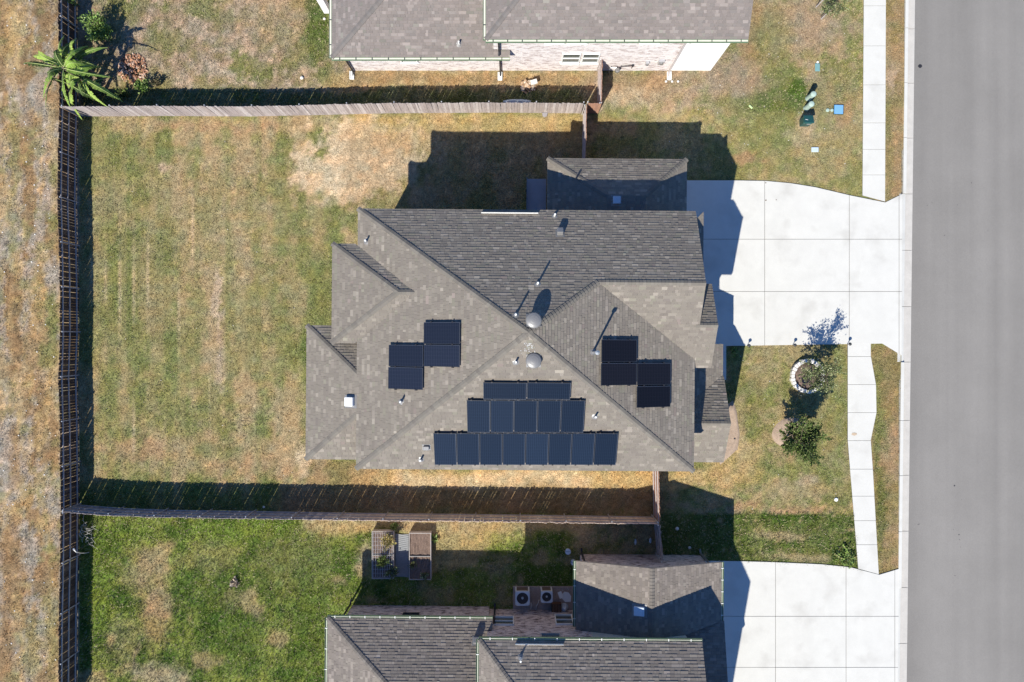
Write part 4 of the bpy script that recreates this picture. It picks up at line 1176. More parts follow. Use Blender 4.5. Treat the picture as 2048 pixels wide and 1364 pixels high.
# ================================================================== south neighbour
sh_ = thing('brick_house', 'mottled red brick house with grey roofs cut off by the bottom edge of the picture', 'house', L(40, -700, 0), TH)
z1, z2 = 2.95, 5.35
sA_N = Plane(L(-339, -517.5, z1), L(0, -517.5, z1), L(-75, -737.5, z1 + .55 * 220 / PXM)); rsA = L(-75, -737.5, z1 + .55 * 220 / PXM)
sA_W = Plane(L(-339, -517.5, z1), L(-339, -957.5, z1), rsA); sA_S = Plane(L(-339, -957.5, z1), L(0, -957.5, z1), rsA)
sB_N = Plane(L(-53.6, -522, z2), L(336, -522, z2), L(157, -752, z2 + .55 * 230 / PXM)); rsB = L(157, -752, z2 + .55 * 230 / PXM)
sB_W = Plane(L(-53.6, -522, z2), L(-53.6, -982, z2), rsB); sB_S = Plane(L(-53.6, -982, z2), L(336, -982, z2), rsB)
roof_part(sh_, [(sA_N, [L2((-339, -517.5), (-32, -517.5), (-32, -530), (-41, -530), (-41, -737.5), (-75, -737.5))[0:1] + L2((-41, -517.5), (-41, -737.5), (-75, -737.5)), L2((-41, -517.5), (-32, -517.5), (-32, -534), (-41, -534))]),
                (sA_W, [L2((-339, -517.5), (-75, -737.5), (-339, -957.5))]), (sA_S, [L2((-339, -957.5), (-75, -737.5), (-41, -737.5), (-41, -957.5))])],
          [(L(-339, -517.5, z1), rsA, sA_N, sA_W)], 'south', 611)
roof_part(sh_, [(sB_N, [L2((-53.6, -522), (336, -522), (336, -752), (157, -752))]), (sB_W, [L2((-53.6, -522), (157, -752), (-53.6, -982))]), (sB_S, [L2((-53.6, -982), (157, -752), (336, -752), (336, -982))])],
          [(L(-53.6, -522, z2), rsB, sB_N, sB_W)], 'south', 711)
sC_W = Plane(L(122, -408, 3.0), L(122, -530, 3.0), L(256, -470, 4.15)); sC_E = Plane(L(392, -408, 3.0), L(392, -530, 3.0), L(256, -470, 4.15))
sD_N = Plane(L(310, -517, 3.0), L(398, -517, 3.0), L(350, -700, 3.0 + .28 * 183 / PXM))
def xd(y): return None
roof_part(sh_, [(sC_W, [L2((122, -408), (256, -408), (256, -535), (122, -535))]), (sC_E, [L2((256, -408), (392, -408), (392, -517), (322, -535), (256, -535))]),
                (sD_N, [L2((392, -517), (398, -517), (398, -700), (322, -700), (322, -535))])],
          [(L(256, -408, 4.15), L(256, -535, 4.15), sC_W, sC_E)], 'south', 811)
w = MB()
w.box(-315 / PXM, -41.2 / PXM, -939 / PXM, -531 / PXM, -.1, z1 - .17)
w.box(-41 / PXM, 322 / PXM, -968 / PXM, -536 / PXM, -.1, z2 - .17)
w.box(139 / PXM, 379 / PXM, -535.8 / PXM, -425 / PXM, -.1, 2.84)
w.box(322.2 / PXM, 384 / PXM, -700 / PXM, -536 / PXM, -.1, 2.84)
w.add([(139 / PXM, -425 / PXM, 2.84), (379 / PXM, -425 / PXM, 2.84), (256 / PXM, -425 / PXM, 3.95), (139 / PXM, -440 / PXM, 2.84), (379 / PXM, -440 / PXM, 2.84), (256 / PXM, -440 / PXM, 3.95)],
      [(0, 2, 1), (3, 4, 5), (0, 1, 4, 3), (1, 2, 5, 4), (2, 0, 3, 5)])
w.build('wall', M['brick_red'], sh_)
MB().box(150 / PXM, 321 / PXM, -535.9 / PXM, -535.3 / PXM, 3.0, z2 - .17).build('siding', M['siding'], sh_)
w = MB(); w.box(-330 / PXM, -41.5 / PXM, -948 / PXM, -521 / PXM, z1 - .168, z1 - .13); w.box(-41.3 / PXM, 332 / PXM, -975 / PXM, -526 / PXM, z2 - .168, z2 - .13)
w.build('soffit', M['soffit'], sh_)
for (x, y, z, ww, hh, f) in ((-191, -531, 1.75, .85, .9, 'dark'), (-12, -536, 1.9, 1.05, 1.1, 'white'), (104, -536, 1.65, .9, 1.35, 'white'), (74, -536, 4.1, .95, .9, 'galv'), (192, -535.3, 4.45, 1.1, .5, 'white')):
    window(sh_, L(x, y, z), (0, 1, 0), ww, hh, f, bars=1 if hh > .6 else 0)
for (x, n) in ((384, (1, 0, 0)),): window(sh_, L(x, -640, 1.5), n, 1.2, 1.2)
gd = MB().box(379 / PXM, 379 / PXM + .04, -520 / PXM, -440 / PXM, .02, 2.2).build('garage_door', M['garage_door'], sh_)
for k in range(4): MB().box(379 / PXM + .04, 379 / PXM + .055, -518 / PXM, -442 / PXM, .08 + k * .53, .55 + k * .53).build('door_panel', M['garage_door'], gd)
gutter(sh_, L(-32, -517.5, z1 + .01), L(-339, -517.5, z1 + .01), (0, 1, 0), 11)
gutter(sh_, L(-339, -517.5, z1 + .01), L(-339, -900, z1 + .01), (-1, 0, 0), 10)
gutter(sh_, L(336, -522, z2 + .01), L(-53.6, -522, z2 + .01), (0, 1, 0), 10)
gutter(sh_, L(-53.6, -522, z2 + .01), L(-53.6, -980, z2 + .01), (-1, 0, 0), 9)
gutter(sh_, L(122, -408, 3.0), L(122, -530, 3.0), (-1, 0, 0), 4)
gutter(sh_, L(392, -517, 3.0), L(392, -408, 3.0), (1, 0, 0), 5)
def dpn(h, x, y0, y1, z0, z1_, m='dark'):
    X = x / PXM
    MB().path([(X, y0 / PXM, z1_), (X, y0 / PXM, z1_ - .08), (X, y1 / PXM, z1_ - .4), (X, y1 / PXM, z0 + .12), (X, y1 / PXM + .2, z0 + .03)], .05, 8).build('downpipe', M[m], h)
dpn(sh_, -318, -514, -527, 0, z1 - .1); dpn(sh_, -30, -514, -532, 0, z1 - .1); dpn(sh_, 379, -420, -420, 0, 2.8, 'vent'); dpn(sh_, 142, -420, -420, 0, 2.8, 'dark')
diverter(sh_, L(10, -526.5, sB_N.z(0, -526.5 / PXM) + .02), L(94, -526.5, sB_N.z(0, -526.5 / PXM) + .02), 0)
swCW = WPlane(sC_W); swB = WPlane(sB_N); swA = WPlane(sA_N)
box_vent(swCW, 1279, 1221, .5, .44, .18, 'pale square vent on the shaded low roof near the driveway of the red brick house', 'paleblue')
box_vent(swA, 953, 1282, .3, .3, .3, 'square grey vent on the red brick house roof next to the higher gutter', 'vent')
pipe(swB, 1041, 1314, .55, label='white pipe with long shadow on the roof at the bottom edge')

# ================================================================== fences
def tb(px, py, h=1.75):
    k = 1 - h / H
    return ((px - 1024) * k / PXM, (682 - py) * k / PXM)

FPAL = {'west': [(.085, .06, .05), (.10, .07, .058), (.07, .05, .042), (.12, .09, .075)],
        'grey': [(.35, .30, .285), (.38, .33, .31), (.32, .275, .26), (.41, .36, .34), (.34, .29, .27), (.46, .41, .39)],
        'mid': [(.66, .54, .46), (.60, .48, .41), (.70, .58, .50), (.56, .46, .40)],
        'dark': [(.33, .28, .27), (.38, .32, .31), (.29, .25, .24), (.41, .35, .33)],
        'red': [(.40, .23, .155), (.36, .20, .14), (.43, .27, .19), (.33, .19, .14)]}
def board_meshes(pal, h, mname):
    out = []
    for k, c in enumerate(FPAL[pal]):
        for hv in (0, -.025):
            mb = MB(); mb.col = c
            mb.box(-.068, .068, -.009, .009, 0, h + hv - .02)
            mb.add([(-.068, -.009, h + hv - .02), (.068, -.009, h + hv - .02), (.068, .009, h + hv - .02), (-.068, .009, h + hv - .02), (-.045, -.009, h + hv), (.045, -.009, h + hv), (.045, .009, h + hv), (-.045, .009, h + hv)],
                   [(4, 5, 6, 7), (0, 1, 5, 4), (1, 2, 6, 5), (2, 3, 7, 6), (3, 0, 4, 7)])
            out.append(newmesh('board', mb.v, mb.f, M[mname], cols=mb.c))
    return out

def fence(label, pts, pal, rail_side, h=1.75, pitch=.141, post=2.35, sub=None, seed=1, gap=.25, mname='board', base_at=None, posts=True, group='cedar board fences between the yards', palsplit=None):
    rnd = random.Random(seed)
    P = [Vector(p + (0,)) if len(p) == 2 else Vector(p) for p in pts]
    t = thing('wood_fence', label, 'fence', tuple(P[0]), 0, group)
    mesh = board_meshes(pal, h, mname)
    mesh2 = board_meshes(palsplit[1], h, mname) if palsplit else None
    segs = []; tot = 0
    for a, b in zip(P[:-1], P[1:]):
        segs.append((tot, a, b)); tot += (b - a).length
    def at(s):
        for s0, a, b in reversed(segs):
            if s >= s0 - 1e-9:
                d = (b - a).normalized(); return a + d * (s - s0), d
    s = pitch / 2; 
    while s < tot:
        p, d = at(s)
        o_ = 0
        ms = mesh
        if mesh2 and rnd.random() < min(1, max(0, (s / tot - palsplit[0]) * 5 + .5)): ms = mesh2
        m = rnd.choice(ms)
        ang = math.atan2(d.y, d.x)
        b = link('board', m, t, loc=(p.x, p.y, rnd.uniform(-.02, .01)), rot=(rnd.gauss(0, .006), rnd.gauss(0, .007), ang + rnd.gauss(0, .02)))
        s += pitch + (rnd.uniform(.004, .016) if rnd.random() < gap else 0)
    nb = max(1, round(tot / post)); bl = tot / nb
    for k in range(nb):
        a, d = at(k * bl + .03); b, _ = at((k + 1) * bl - .03)
        dd = (b - a).normalized(); n = Vector((-dd.y, dd.x, 0)) * rail_side
        for z in (.22, h / 2, h - .25):
            mb = MB(); c = (a + b) / 2 + n * .033 + Vector((0, 0, z + rnd.uniform(-.012, .012)))
            mb.obox(c, dd, n, (0, 0, 1), (b - a).length / 2, .019, .043)
            mb.build('rail', M['rail'], t)
    if posts:
        for k in range(nb + 1):
            a, d = at(min(k * bl, tot - .001)); n = Vector((-d.y, d.x, 0)) * rail_side
            c = a + n * .085
            o = MB().tube((c.x, c.y, -.1), (c.x, c.y, h - .06), .03, .03, 8).build('post', M['rail'], t)
            MB().lathe((c.x, c.y, h - .06), [(.036, -.01), (.036, .01), (.012, .03)], 8).build('post_cap', M['galv'], o)
    return t
west = [(115, -30), (117, 110), (118, 208)]
fence('short top stretch of dark west fence above the banana plant', [tb(*p) for p in west], 'west', -1 if False else 1, seed=2, gap=.2) if False else None
def rev(l): return l[::-1]
# going south along the west side the yard is on the left-hand... rails face the yards (east)
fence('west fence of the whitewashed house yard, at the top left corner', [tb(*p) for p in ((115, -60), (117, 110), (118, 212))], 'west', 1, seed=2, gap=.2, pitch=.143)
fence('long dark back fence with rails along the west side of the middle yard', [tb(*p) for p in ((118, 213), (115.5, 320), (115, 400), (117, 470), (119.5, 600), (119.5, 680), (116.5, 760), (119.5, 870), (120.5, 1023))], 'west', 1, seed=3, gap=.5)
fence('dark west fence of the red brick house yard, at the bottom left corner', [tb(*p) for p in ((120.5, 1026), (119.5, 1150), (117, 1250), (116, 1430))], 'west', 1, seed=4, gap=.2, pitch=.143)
fence('sunlit grey north fence between the middle yard and the whitewashed house', [tb(*p) for p in ((122, 213), (300, 212), (480, 213), (600, 210.5), (760, 206.5), (1000, 205), (1168, 206.5))], 'grey', 1, seed=5, gap=.08)
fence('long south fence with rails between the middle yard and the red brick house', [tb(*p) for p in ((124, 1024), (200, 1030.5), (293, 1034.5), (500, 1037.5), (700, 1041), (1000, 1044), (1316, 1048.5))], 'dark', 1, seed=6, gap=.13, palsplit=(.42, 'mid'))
fence('short brown cross fence from the north fence to the low north wing', [tb(*p) for p in ((1173.5, 209), (1171, 336))], 'red', -1, seed=7, gap=.1, mname='brown_wood', group='short cross fences closing the side yards')
fence('stub of red brown fence joining the grey fence to the wooden gate', [tb(*p) for p in ((1176, 206), (1203, 207.5))], 'red', 1, seed=8, gap=.05, mname='brown_wood', group='short cross fences closing the side yards')
fence('red brown fence from the whitewashed wall down to the grey fence end', [tb(*p) for p in ((1204.5, 118), (1203.5, 205))], 'red', -1, seed=9, gap=.1, mname='brown_wood', group='short cross fences closing the side yards')
fence('cross fence from the main house south corner to the long south fence', [tb(*p) for p in ((1317.5, 925), (1320, 1046))], 'red', -1, seed=10, gap=.1, mname='brown_wood', group='short cross fences closing the side yards')
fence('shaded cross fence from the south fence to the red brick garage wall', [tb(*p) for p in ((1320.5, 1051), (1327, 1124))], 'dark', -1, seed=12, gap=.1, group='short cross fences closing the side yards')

# ================================================================== garden beds
def bed(x0, x1, y0, y1, label, sticks=False):
    h = .5
    a = G(x0, y1, h); b = G(x1, y0, h)
    t = thing('raised_bed', label, 'planter', (a.x, a.y, 0), 0, 'raised garden beds behind the south fence')
    th = .035
    for k in range(3):
        z0, z1_ = .005 + k * .165, .16 + k * .165
        MB().box(a.x, b.x, a.y, a.y + th, z0, z1_).build('plank', M['bedwood'], t)
        MB().box(a.x, b.x, b.y - th, b.y, z0, z1_).build('plank', M['bedwood'], t)
        MB().box(a.x, a.x + th, a.y + th, b.y - th, z0, z1_).build('plank', M['bedwood'], t)
        MB().box(b.x - th, b.x, a.y + th, b.y - th, z0, z1_).build('plank', M['bedwood'], t)
    ym = (a.y + b.y) / 2
    MB().box(a.x + th, b.x - th, ym - .02, ym + .02, .35, .5).build('divider', M['vent'], t)
    # lumpy soil
    n = 14; vs = []; fs = []
    for i in range(n + 1):
        for j in range(n + 1):
            vs.append((a.x + th + (b.x - a.x - 2 * th) * i / n, a.y + th + (b.y - a.y - 2 * th) * j / n, .41 + random.uniform(-.02, .04)))
    for i in range(n):
        for j in range(n): fs.append((i * (n + 1) + j, (i + 1) * (n + 1) + j, (i + 1) * (n + 1) + j + 1, i * (n + 1) + j + 1))
    mb = MB(); mb.add(vs, fs); s = mb.build('soil', M['mulch'], t)
    if sticks:
        g = MB()
        for k in range(9):
            x = a.x + .08 + k * (b.x - a.x - .16) / 8
            g.tube((x, a.y + .1, .53), (x, b.y - .05, .53), .007, n=5)
        for k in range(12):
            y = a.y + .1 + k * (b.y - a.y - .2) / 11
            g.tube((a.x + .03, y, .52), (b.x - .03, y, .52), .005, n=5)
        g.build('wire_grid', M['galv'], t)
    return a, b
bed(743.5, 787, 1063, 1158, 'left raised garden bed with wire grid and yellowing plants', True)
bed(818, 862, 1066, 1160, 'right raised garden bed with bare brown soil and small weeds')
t = thing('walkway_mat', 'grey ribbed mat lying between the two raised beds', 'mat', tuple(G(804, 1150)))
a = G(791, 1150); b = G(817.5, 1066)
mb = MB(); n = 22
for k in range(n):
    y0 = a.y + (b.y - a.y) * k / n; y1 = a.y + (b.y - a.y) * (k + .8) / n
    mb.add([(a.x, y0, .02), (b.x, y0 - .12, .02), (b.x, y1 - .12, .02), (a.x, y1, .02), (a.x, y0, .045), (b.x, y0 - .12, .045), (b.x, y1 - .12, .045), (a.x, y1, .045)],
           [(4, 5, 6, 7), (0, 1, 5, 4), (1, 2, 6, 5), (2, 3, 7, 6), (3, 0, 4, 7)])
mb.box(a.x, b.x, a.y - .08, b.y - .06, .0, .022)
mb.build('ribs', M['deckgrey'], t)

# ================================================================== air conditioners and clutter by the red brick wall
c0, c1 = G(1026, 1224), G(1151, 1172)
prop(MB().box(c0.x, c1.x, c0.y, c1.y, -.05, .09).build('concrete_pad', M['acpad']), 'stained concrete pad under the air conditioners', 'pad', kind=None)
def ac(px, py, wpx, label):
    h = .88; c = G(px, py, h); s = wpx * (H - h) / F / 2
    t = thing('air_conditioner', label, 'air conditioner', (c.x, c.y, .09), 0, 'air conditioner condensers on the pad')
    MB().box(c.x - s + .03, c.x + s - .03, c.y - s + .03, c.y + s - .03, .09, h - .1).build('coil', M['coil'], t)
    for sx in (-1, 1):
        for sy in (-1, 1):
            MB().box(c.x + sx * s - .04, c.x + sx * s + .04, c.y + sy * s - .04, c.y + sy * s + .04, .09, h - .1).build('corner_post', M['ac'], t) if False else MB().tube((c.x + sx * (s - .04), c.y + sy * (s - .04), .09), (c.x + sx * (s - .04), c.y + sy * (s - .04), h - .1), .04).build('corner_post', M['ac'], t)
    # top with a round hole
    mb = MB(); n = 40; r = s * .80; vs = []; fs = []
    for i in range(n):
        a_ = 2 * math.pi * i / n; ca, sa = math.cos(a_), math.sin(a_)
        q = min(s / max(abs(ca), 1e-6), s / max(abs(sa), 1e-6)); q = min(q, s * 1.30)
        vs += [(c.x + ca * r, c.y + sa * r, h), (c.x + ca * q, c.y + sa * q, h), (c.x + ca * q, c.y + sa * q, h - .1), (c.x + ca * r, c.y + sa * r, h - .06)]
    for i in range(n):
        j = (i + 1) % n
        fs += [(i * 4, i * 4 + 1, j * 4 + 1, j * 4), (i * 4 + 1, i * 4 + 2, j * 4 + 2, j * 4 + 1), (i * 4 + 3, i * 4, j * 4, j * 4 + 3)]
    mb.add(vs, fs); mb.build('top_cover', M['ac'], t)
    MB().tube((c.x, c.y, h - .25), (c.x, c.y, h - .245), r * .98, r * .98, 32).build('shroud', M['dark'], t)
    MB().tube((c.x, c.y, h - .2), (c.x, c.y, h - .04), r * .22, r * .2, 20).build('motor', M['ac'], t)
    for k in range(3):
        a0 = 2 * math.pi * k / 3 + .5
        mb = MB(); vs = []
        for i in range(5):
            t_ = i / 4; rr = r * (.2 + .75 * t_)
            wd = .35 + .35 * t_
            vs += [(c.x + rr * math.cos(a0 - wd / 2), c.y + rr * math.sin(a0 - wd / 2), h - .19), (c.x + rr * math.cos(a0 + wd / 2), c.y + rr * math.sin(a0 + wd / 2), h - .14)]
        mb.add(vs, [(2 * i, 2 * i + 1, 2 * i + 3, 2 * i + 2) for i in range(4)]); mb.build('fan_blade', M['ac'], t)
    g = MB()
    for k in range(22):
        a_ = 2 * math.pi * k / 22
        g.tube((c.x + .06 * math.cos(a_), c.y + .06 * math.sin(a_), h + .008), (c.x + r * math.cos(a_), c.y + r * math.sin(a_), h + .008), .003, n=4)
    for rr in (.35, .55, .75, .95):
        ring = [(c.x + r * rr * math.cos(q), c.y + r * rr * math.sin(q), h + .01) for q in np.linspace(0, 2 * math.pi, 33)]
        g.path(ring, .003, 4)
    g.build('grille', M['dark'], t)
    return c
ac(1045, 1197, 29, 'larger air conditioner, left one on the stained pad')
ac(1093.5, 1194, 23.5, 'smaller air conditioner, right one on the stained pad')
for (pts, l) in (([(1062, 1206), (1062, 1216), (1059, 1222)], 'left pale coolant hose at the pad'), ([(1078, 1200), (1073, 1212), (1071, 1222)], 'right pale coolant hose at the pad')):
    q = [G(x, y, .3 - .08 * i) for i, (x, y) in enumerate(pts)]
    q = [q[0], (q[0] + q[1]) / 2 + Vector((.02, 0, 0)), q[1], q[2], q[2] + Vector((0, 0, .5))]
    prop(MB().path(q, .03, 8).build('coolant_hose', M['trim']), l, 'hose', 'coolant hoses of the air conditioners')
t = thing('storage_crate', 'brown wooden crate between the smaller air conditioner and the cloth heap', 'crate', tuple(G(1112, 1214)))
c = G(1112, 1213)
for k in range(6): MB().box(c.x - .24 + k * .085, c.x - .165 + k * .085, c.y - .28, c.y + .28, .44, .46).build('slat', M['brown_door'], t)
for sx in (-1, 1):
    for k in range(3): MB().box(c.x + sx * .25 - .012, c.x + sx * .25 + .012, c.y - .28, c.y + .28, .1 + k * .12, .19 + k * .12).build('slat', M['brown_door'], t)
for sy in (-1, 1): MB().box(c.x - .238, c.x + .238, c.y + sy * .27 - .012, c.y + sy * .27 + .012, .1, .44).build('end_panel', M['brown_door'], t)
t = thing('folding_chair', 'white folding chair lying beside the small air conditioner', 'chair', tuple(G(1130, 1192)))
c = G(1131, 1194, .35)
vs = [(c.x - .28, c.y + .02, .34), (c.x - .02, c.y - .26, .36), (c.x + .28, c.y - .26, .36), (c.x + .30, c.y + .05, .40), (c.x + .16, c.y + .26, .43), (c.x - .06, c.y + .30, .42)]
MB().add(vs + [(v[0], v[1], v[2] - .03) for v in vs], [(0, 1, 2, 3, 4, 5)] + [(i, i + 6, (i + 1) % 6 + 6, (i + 1) % 6) for i in range(6)]) 
mb = MB(); mb.add(vs + [(v[0], v[1], v[2] - .03) for v in vs], [(0, 1, 2, 3, 4, 5), (11, 10, 9, 8, 7, 6)] + [(i, i + 6, (i + 1) % 6 + 6, (i + 1) % 6) for i in range(6)]); mb.build('seat', M['white'], t)
c = G(1121, 1190, .4)
MB().obox(c, (.9, .35, 0), (-.35, .9, 0), (0, .3, .95), .11, .19, .015).build('backrest', M['white'], t)
for dx, dy in ((.05, -.2), (.45, -.2), (.1, .2), (.4, .25)): MB().tube((c.x + dx, c.y + dy, .09), (c.x + dx + .04, c.y + dy, .36), .015).build('leg', M['galv'], t)
# striped cloth heap
def heap(px, py, rx, ry, h, m, name, label, cat, seed, n=16, usecol=None):
    rnd = random.Random(seed); c = G(px, py); vs = []; cs = []
    for i in range(n + 1):
        for j in range(n + 1):
            u = 2 * i / n - 1; v = 2 * j / n - 1; d = u * u + v * v
            z = h * max(0, 1 - d) * (.7 + .6 * patch_noise(i * 1.0, j * 1.0, 2.2, seed)) - (.03 if d > 1 else 0)
            vs.append((c.x + u * rx + rnd.uniform(-.01, .01), c.y + v * ry, z + .01))
    fs = [(i * (n + 1) + j, (i + 1) * (n + 1) + j, (i + 1) * (n + 1) + j + 1, i * (n + 1) + j + 1) for i in range(n) for j in range(n) if (2 * (i + .5) / n - 1) ** 2 + (2 * (j + .5) / n - 1) ** 2 < 1.05]
    mb = MB(); mb.add(vs, fs)
    return prop(mb.build(name, M[m], smooth=True), label, cat)
heap(1128, 1213, .25, .24, .45, 'paleblue', 'cloth_heap', 'crumpled pale blue cloth heap right of the brown crate', 'cloth', 5)
for (px, py, s, l) in ((1271, 1084, .12, 'left pale scrap of cloth in the dark shade by the south fence'), (1301, 1081, .12, 'right pale scrap of cloth in the dark shade by the cross fence')):
    heap(px, py, s * .6, s * 1.3, .08, 'paleblue', 'cloth_scrap', l, 'cloth', int(px), 8)
for (px, py, l) in ((1136, 1103.5, 'round pale bucket standing on the shaded grass'), (1147, 1125, 'round pale bucket next to the gutter corner of the red brick garage')):
    t = thing('bucket', l, 'bucket', tuple(G(px, py)), 0, 'round pale buckets in the shade'); c = G(px, py, .3); c.z = 0
    MB().lathe(c, [(.11, 0), (.14, .30), (.15, .30), (.15, .33), (.03, .335)], 20).build('body', M['paleblue'], t)
    MB().path([c + Vector((.15 * math.cos(q), .03 + .0 * q, .31 + .05 * math.sin(q))) for q in np.linspace(0, math.pi, 8)], .006, 5).build('handle', M['dark'], t)

# ================================================================== front yard bits
def lid(px, py, w, d, m, label, name='ground_box', h=.04, ang=0, rim=True):
    c = G(px, py); t = thing(name, label, 'utility lid', tuple(c))
    R = Matrix.Rotation(ang, 3, 'Z'); u = R @ Vector((1, 0, 0)); v = R @ Vector((0, 1, 0))
    if rim: MB().obox(c + Vector((0, 0, h / 2 - .02)), u, v, (0, 0, 1), w / 2 + .035, d / 2 + .035, h / 2 + .0).build('rim', M['plastic_dark'] if m == 'blue' else M['plastic_teal'], t, bevel=.02)
    MB().obox(c + Vector((0, 0, h / 2 + .01)), u, v, (0, 0, 1), w / 2, d / 2, h / 2 + .004).build('lid', M[m], t, bevel=.02)
    return t
lid(1634.5, 135, .26, .42, 'plastic_teal', 'teal oblong ground lid north of the green cabinets', rim=False)
lid(1677, 219, .47, .47, 'blue', 'square bright blue ground lid beside the pavement', ang=-.03)
lid(1629.5, 299.5, .38, .26, 'paleblue', 'small pale oblong ground lid near the driveway', rim=False)
for (px, py, r, m, l, nm) in ((1635, 124.5, .06, 'white', 'tiny white cap above the teal oblong lid', 'pipe_cap'), (1655, 220.5, .095, 'plastic_pale', 'left of two round caps beside the blue lid', 'pipe_cap'), (1663.5, 220.5, .085, 'plastic_pale', 'right round cap touching the blue lid', 'pipe_cap'),
                              (1672, 999, .10, 'white', 'white sprinkler cap alone on the front lawn', 'sprinkler_cap'), (1469, 877, .05, 'dark', 'dark drain cap in the soil bed by the porch', 'drain_cap')):
    c = G(px, py)
    prop(MB().lathe(c, [(r, -.02), (r, .04), (r * .8, .06), (r * .2, .065)], 16).build(nm, M[m]), l, 'cap')
def pedestal(px, py, label):
    h = .85; c = G(px, py, 0)
    t = thing('cable_pedestal', label, 'utility post', tuple(c), 0, 'pale green cable pedestals')
    MB().lathe(c, [(.155, 0), (.145, .08), (.14, h - .12)], 20).build('body', M['plastic_pale'], t)
    MB().lathe(c, [(.152, h - .13), (.155, h - .06), (.12, h - .01), (.05, h + .01)], 20).build('cap', M['plastic_pale'], t)
pedestal(1616, 197, 'upper of the two pale green round cable pedestals'); pedestal(1612, 216.5, 'lower of the two pale green round cable pedestals')
t = thing('utility_cabinet', 'dark green utility cabinet below the pale pedestals', 'utility cabinet', tuple(G(1609, 246)))
c = G(1607.5, 246); 
MB().box(c.x - .24, c.x + .24, c.y - .2, c.y + .2, -.02, .62).build('cabinet_body', M['plastic_dark'], t, bevel=.04)
MB().obox(c + Vector((0, 0, .70)), (1, 0, 0), (0, .94, -.34), (0, .34, .94), .26, .23, .04).build('hood', M['plastic_dark'], t, bevel=.02)
MB().obox(c + Vector((.06, -.21, .52)), (1, 0, 0), (0, 1, 0), (0, 0, 1), .1, .012, .03).build('latch', M['galv'], t)
MB().obox(c + Vector((-.08, -.04, .757)), (.9, -.2, -.1), (.2, .9, -.34), (0, .34, .94), .13, .012, .006).build('label_strip', M['white'], t)
c = G(1501, 214)
prop(MB().obox(c + Vector((0, 0, .03)), (.7, -.7, 0), (.7, .7, 0), (0, 0, 1), .12, .05, .03).build('plastic_bottle', M['lime'], bevel=.015), 'lime coloured plastic scrap on the green grass', 'litter')
for (px, py, l) in ((1494, 691, 'solar path light at the shadow tip beside the driveway'), (1585, 690, 'solar path light on the driveway edge left of the ringed tree'), (1694, 688, 'solar path light where driveway meets the pavement')):
    c = G(px, py); t = thing('path_light', l, 'garden light', tuple(c), 0, 'solar path lights along the driveway')
    MB().tube(c, c + Vector((0, 0, .36)), .018, n=8).build('stake', M['dark'], t)
    MB().lathe(c + Vector((0, 0, .3)), [(.045, 0), (.055, .08), (.085, .085), (.08, .11), (.03, .13)], 16).build('lamp_head', M['dark'], t)
    MB().tube(c + Vector((0, 0, .425)), c + Vector((0, 0, .435)), .03, n=12).build('solar_cell', M['glass'], t)
# dark tray by the north fence, woodpile, tarp, rubble
c = G(1090, 230)
t = thing('plastic_tray', 'dark grey tray on the ground against the grey north fence', 'tray', tuple(c))
MB().prism([(c.x - .15, c.y + .12), (c.x - .13, c.y - .06), (c.x - .02, c.y - .13), (c.x + .1, c.y - .08), (c.x + .15, c.y + .12)], 0, .08).build('tray_body', M['utilpad'], t, bevel=.01)
MB().box(c.x - .15, c.x + .15, c.y + .1, c.y + .13, .0, .1).build('tray_rim', M['dark'], t)
def rubble(px, py, rx, ry, h, n, label, name, cols, smin, smax, seed, piece='brick', flat=1.0):
    rnd = random.Random(seed); c = G(px, py)
    t = thing(name, label, 'pile', (c.x, c.y, 0))
    variants = []
    for k, cc in enumerate(cols):
        mb = MB(); mb.col = cc; mb.box(-.5, .5, -.28, .28, -.22, .22)
        variants.append(newmesh(piece, mb.v, mb.f, M['chip'], cols=mb.c))
    for i in range(n):
        r = math.sqrt(rnd.random()); a = rnd.uniform(0, 2 * math.pi)
        x, y = r * math.cos(a), r * math.sin(a)
        s = rnd.uniform(smin, smax)
        z = h * (1 - r * r) * rnd.random() ** .5 + s * .15
        link(piece, rnd.choice(variants), t, loc=(c.x + x * rx, c.y + y * ry, z), rot=(rnd.uniform(-.6, .6), rnd.uniform(-.6, .6), rnd.uniform(0, 6.3)), scale=(s, s * rnd.uniform(.6, 1), s * .8 * flat))
    return t
rubble(266, 137, .78, .80, .22, 260, 'heap of orange brick rubble beside the banana plant', 'rubble_heap', [(.46, .24, .14), (.55, .33, .22), (.40, .20, .11), (.62, .48, .38), (.34, .17, .1)], .07, .17, 21)
rubble(1056, 174, .42, .30, .22, 60, 'small pile of split firewood beside the pale block', 'firewood_pile', [(.40, .27, .17), (.50, .36, .25), (.28, .17, .1), (.6, .5, .4)], .12, .3, 22, 'log')
c = G(1068, 164, .3)
prop(MB().obox((c.x, c.y, .3), (.96, .28, 0), (-.28, .96, 0), (0, 0, 1), .17, .12, .07).build('paving_block', M['stone'], bevel=.01), 'pale rectangular block on top of the firewood pile', 'block')
heap(1034, 203, .75, .13, .10, 'paleblue', 'tarp', 'crumpled pale blue tarp at the foot of the north fence', 'tarp', 9, 14)
# white debris at roof peak
rnd = random.Random(4)
t = thing('paint_flakes', 'scatter of tiny white flakes at the roof peak', 'debris', tuple(wS.hit(1056, 684)))
mb = MB()
for i in range(46):
    q = wS.hit(1056 + rnd.gauss(0, 7), 686 + abs(rnd.gauss(0, 12)), .03)
    mb.obox(q, (1, 0, 0), (0, 1, 0), (0, 0, 1), rnd.uniform(.006, .017), rnd.uniform(.006, .017), .006)
o = mb.build('flakes', M['white'], t); o['kind'] = 'stuff'

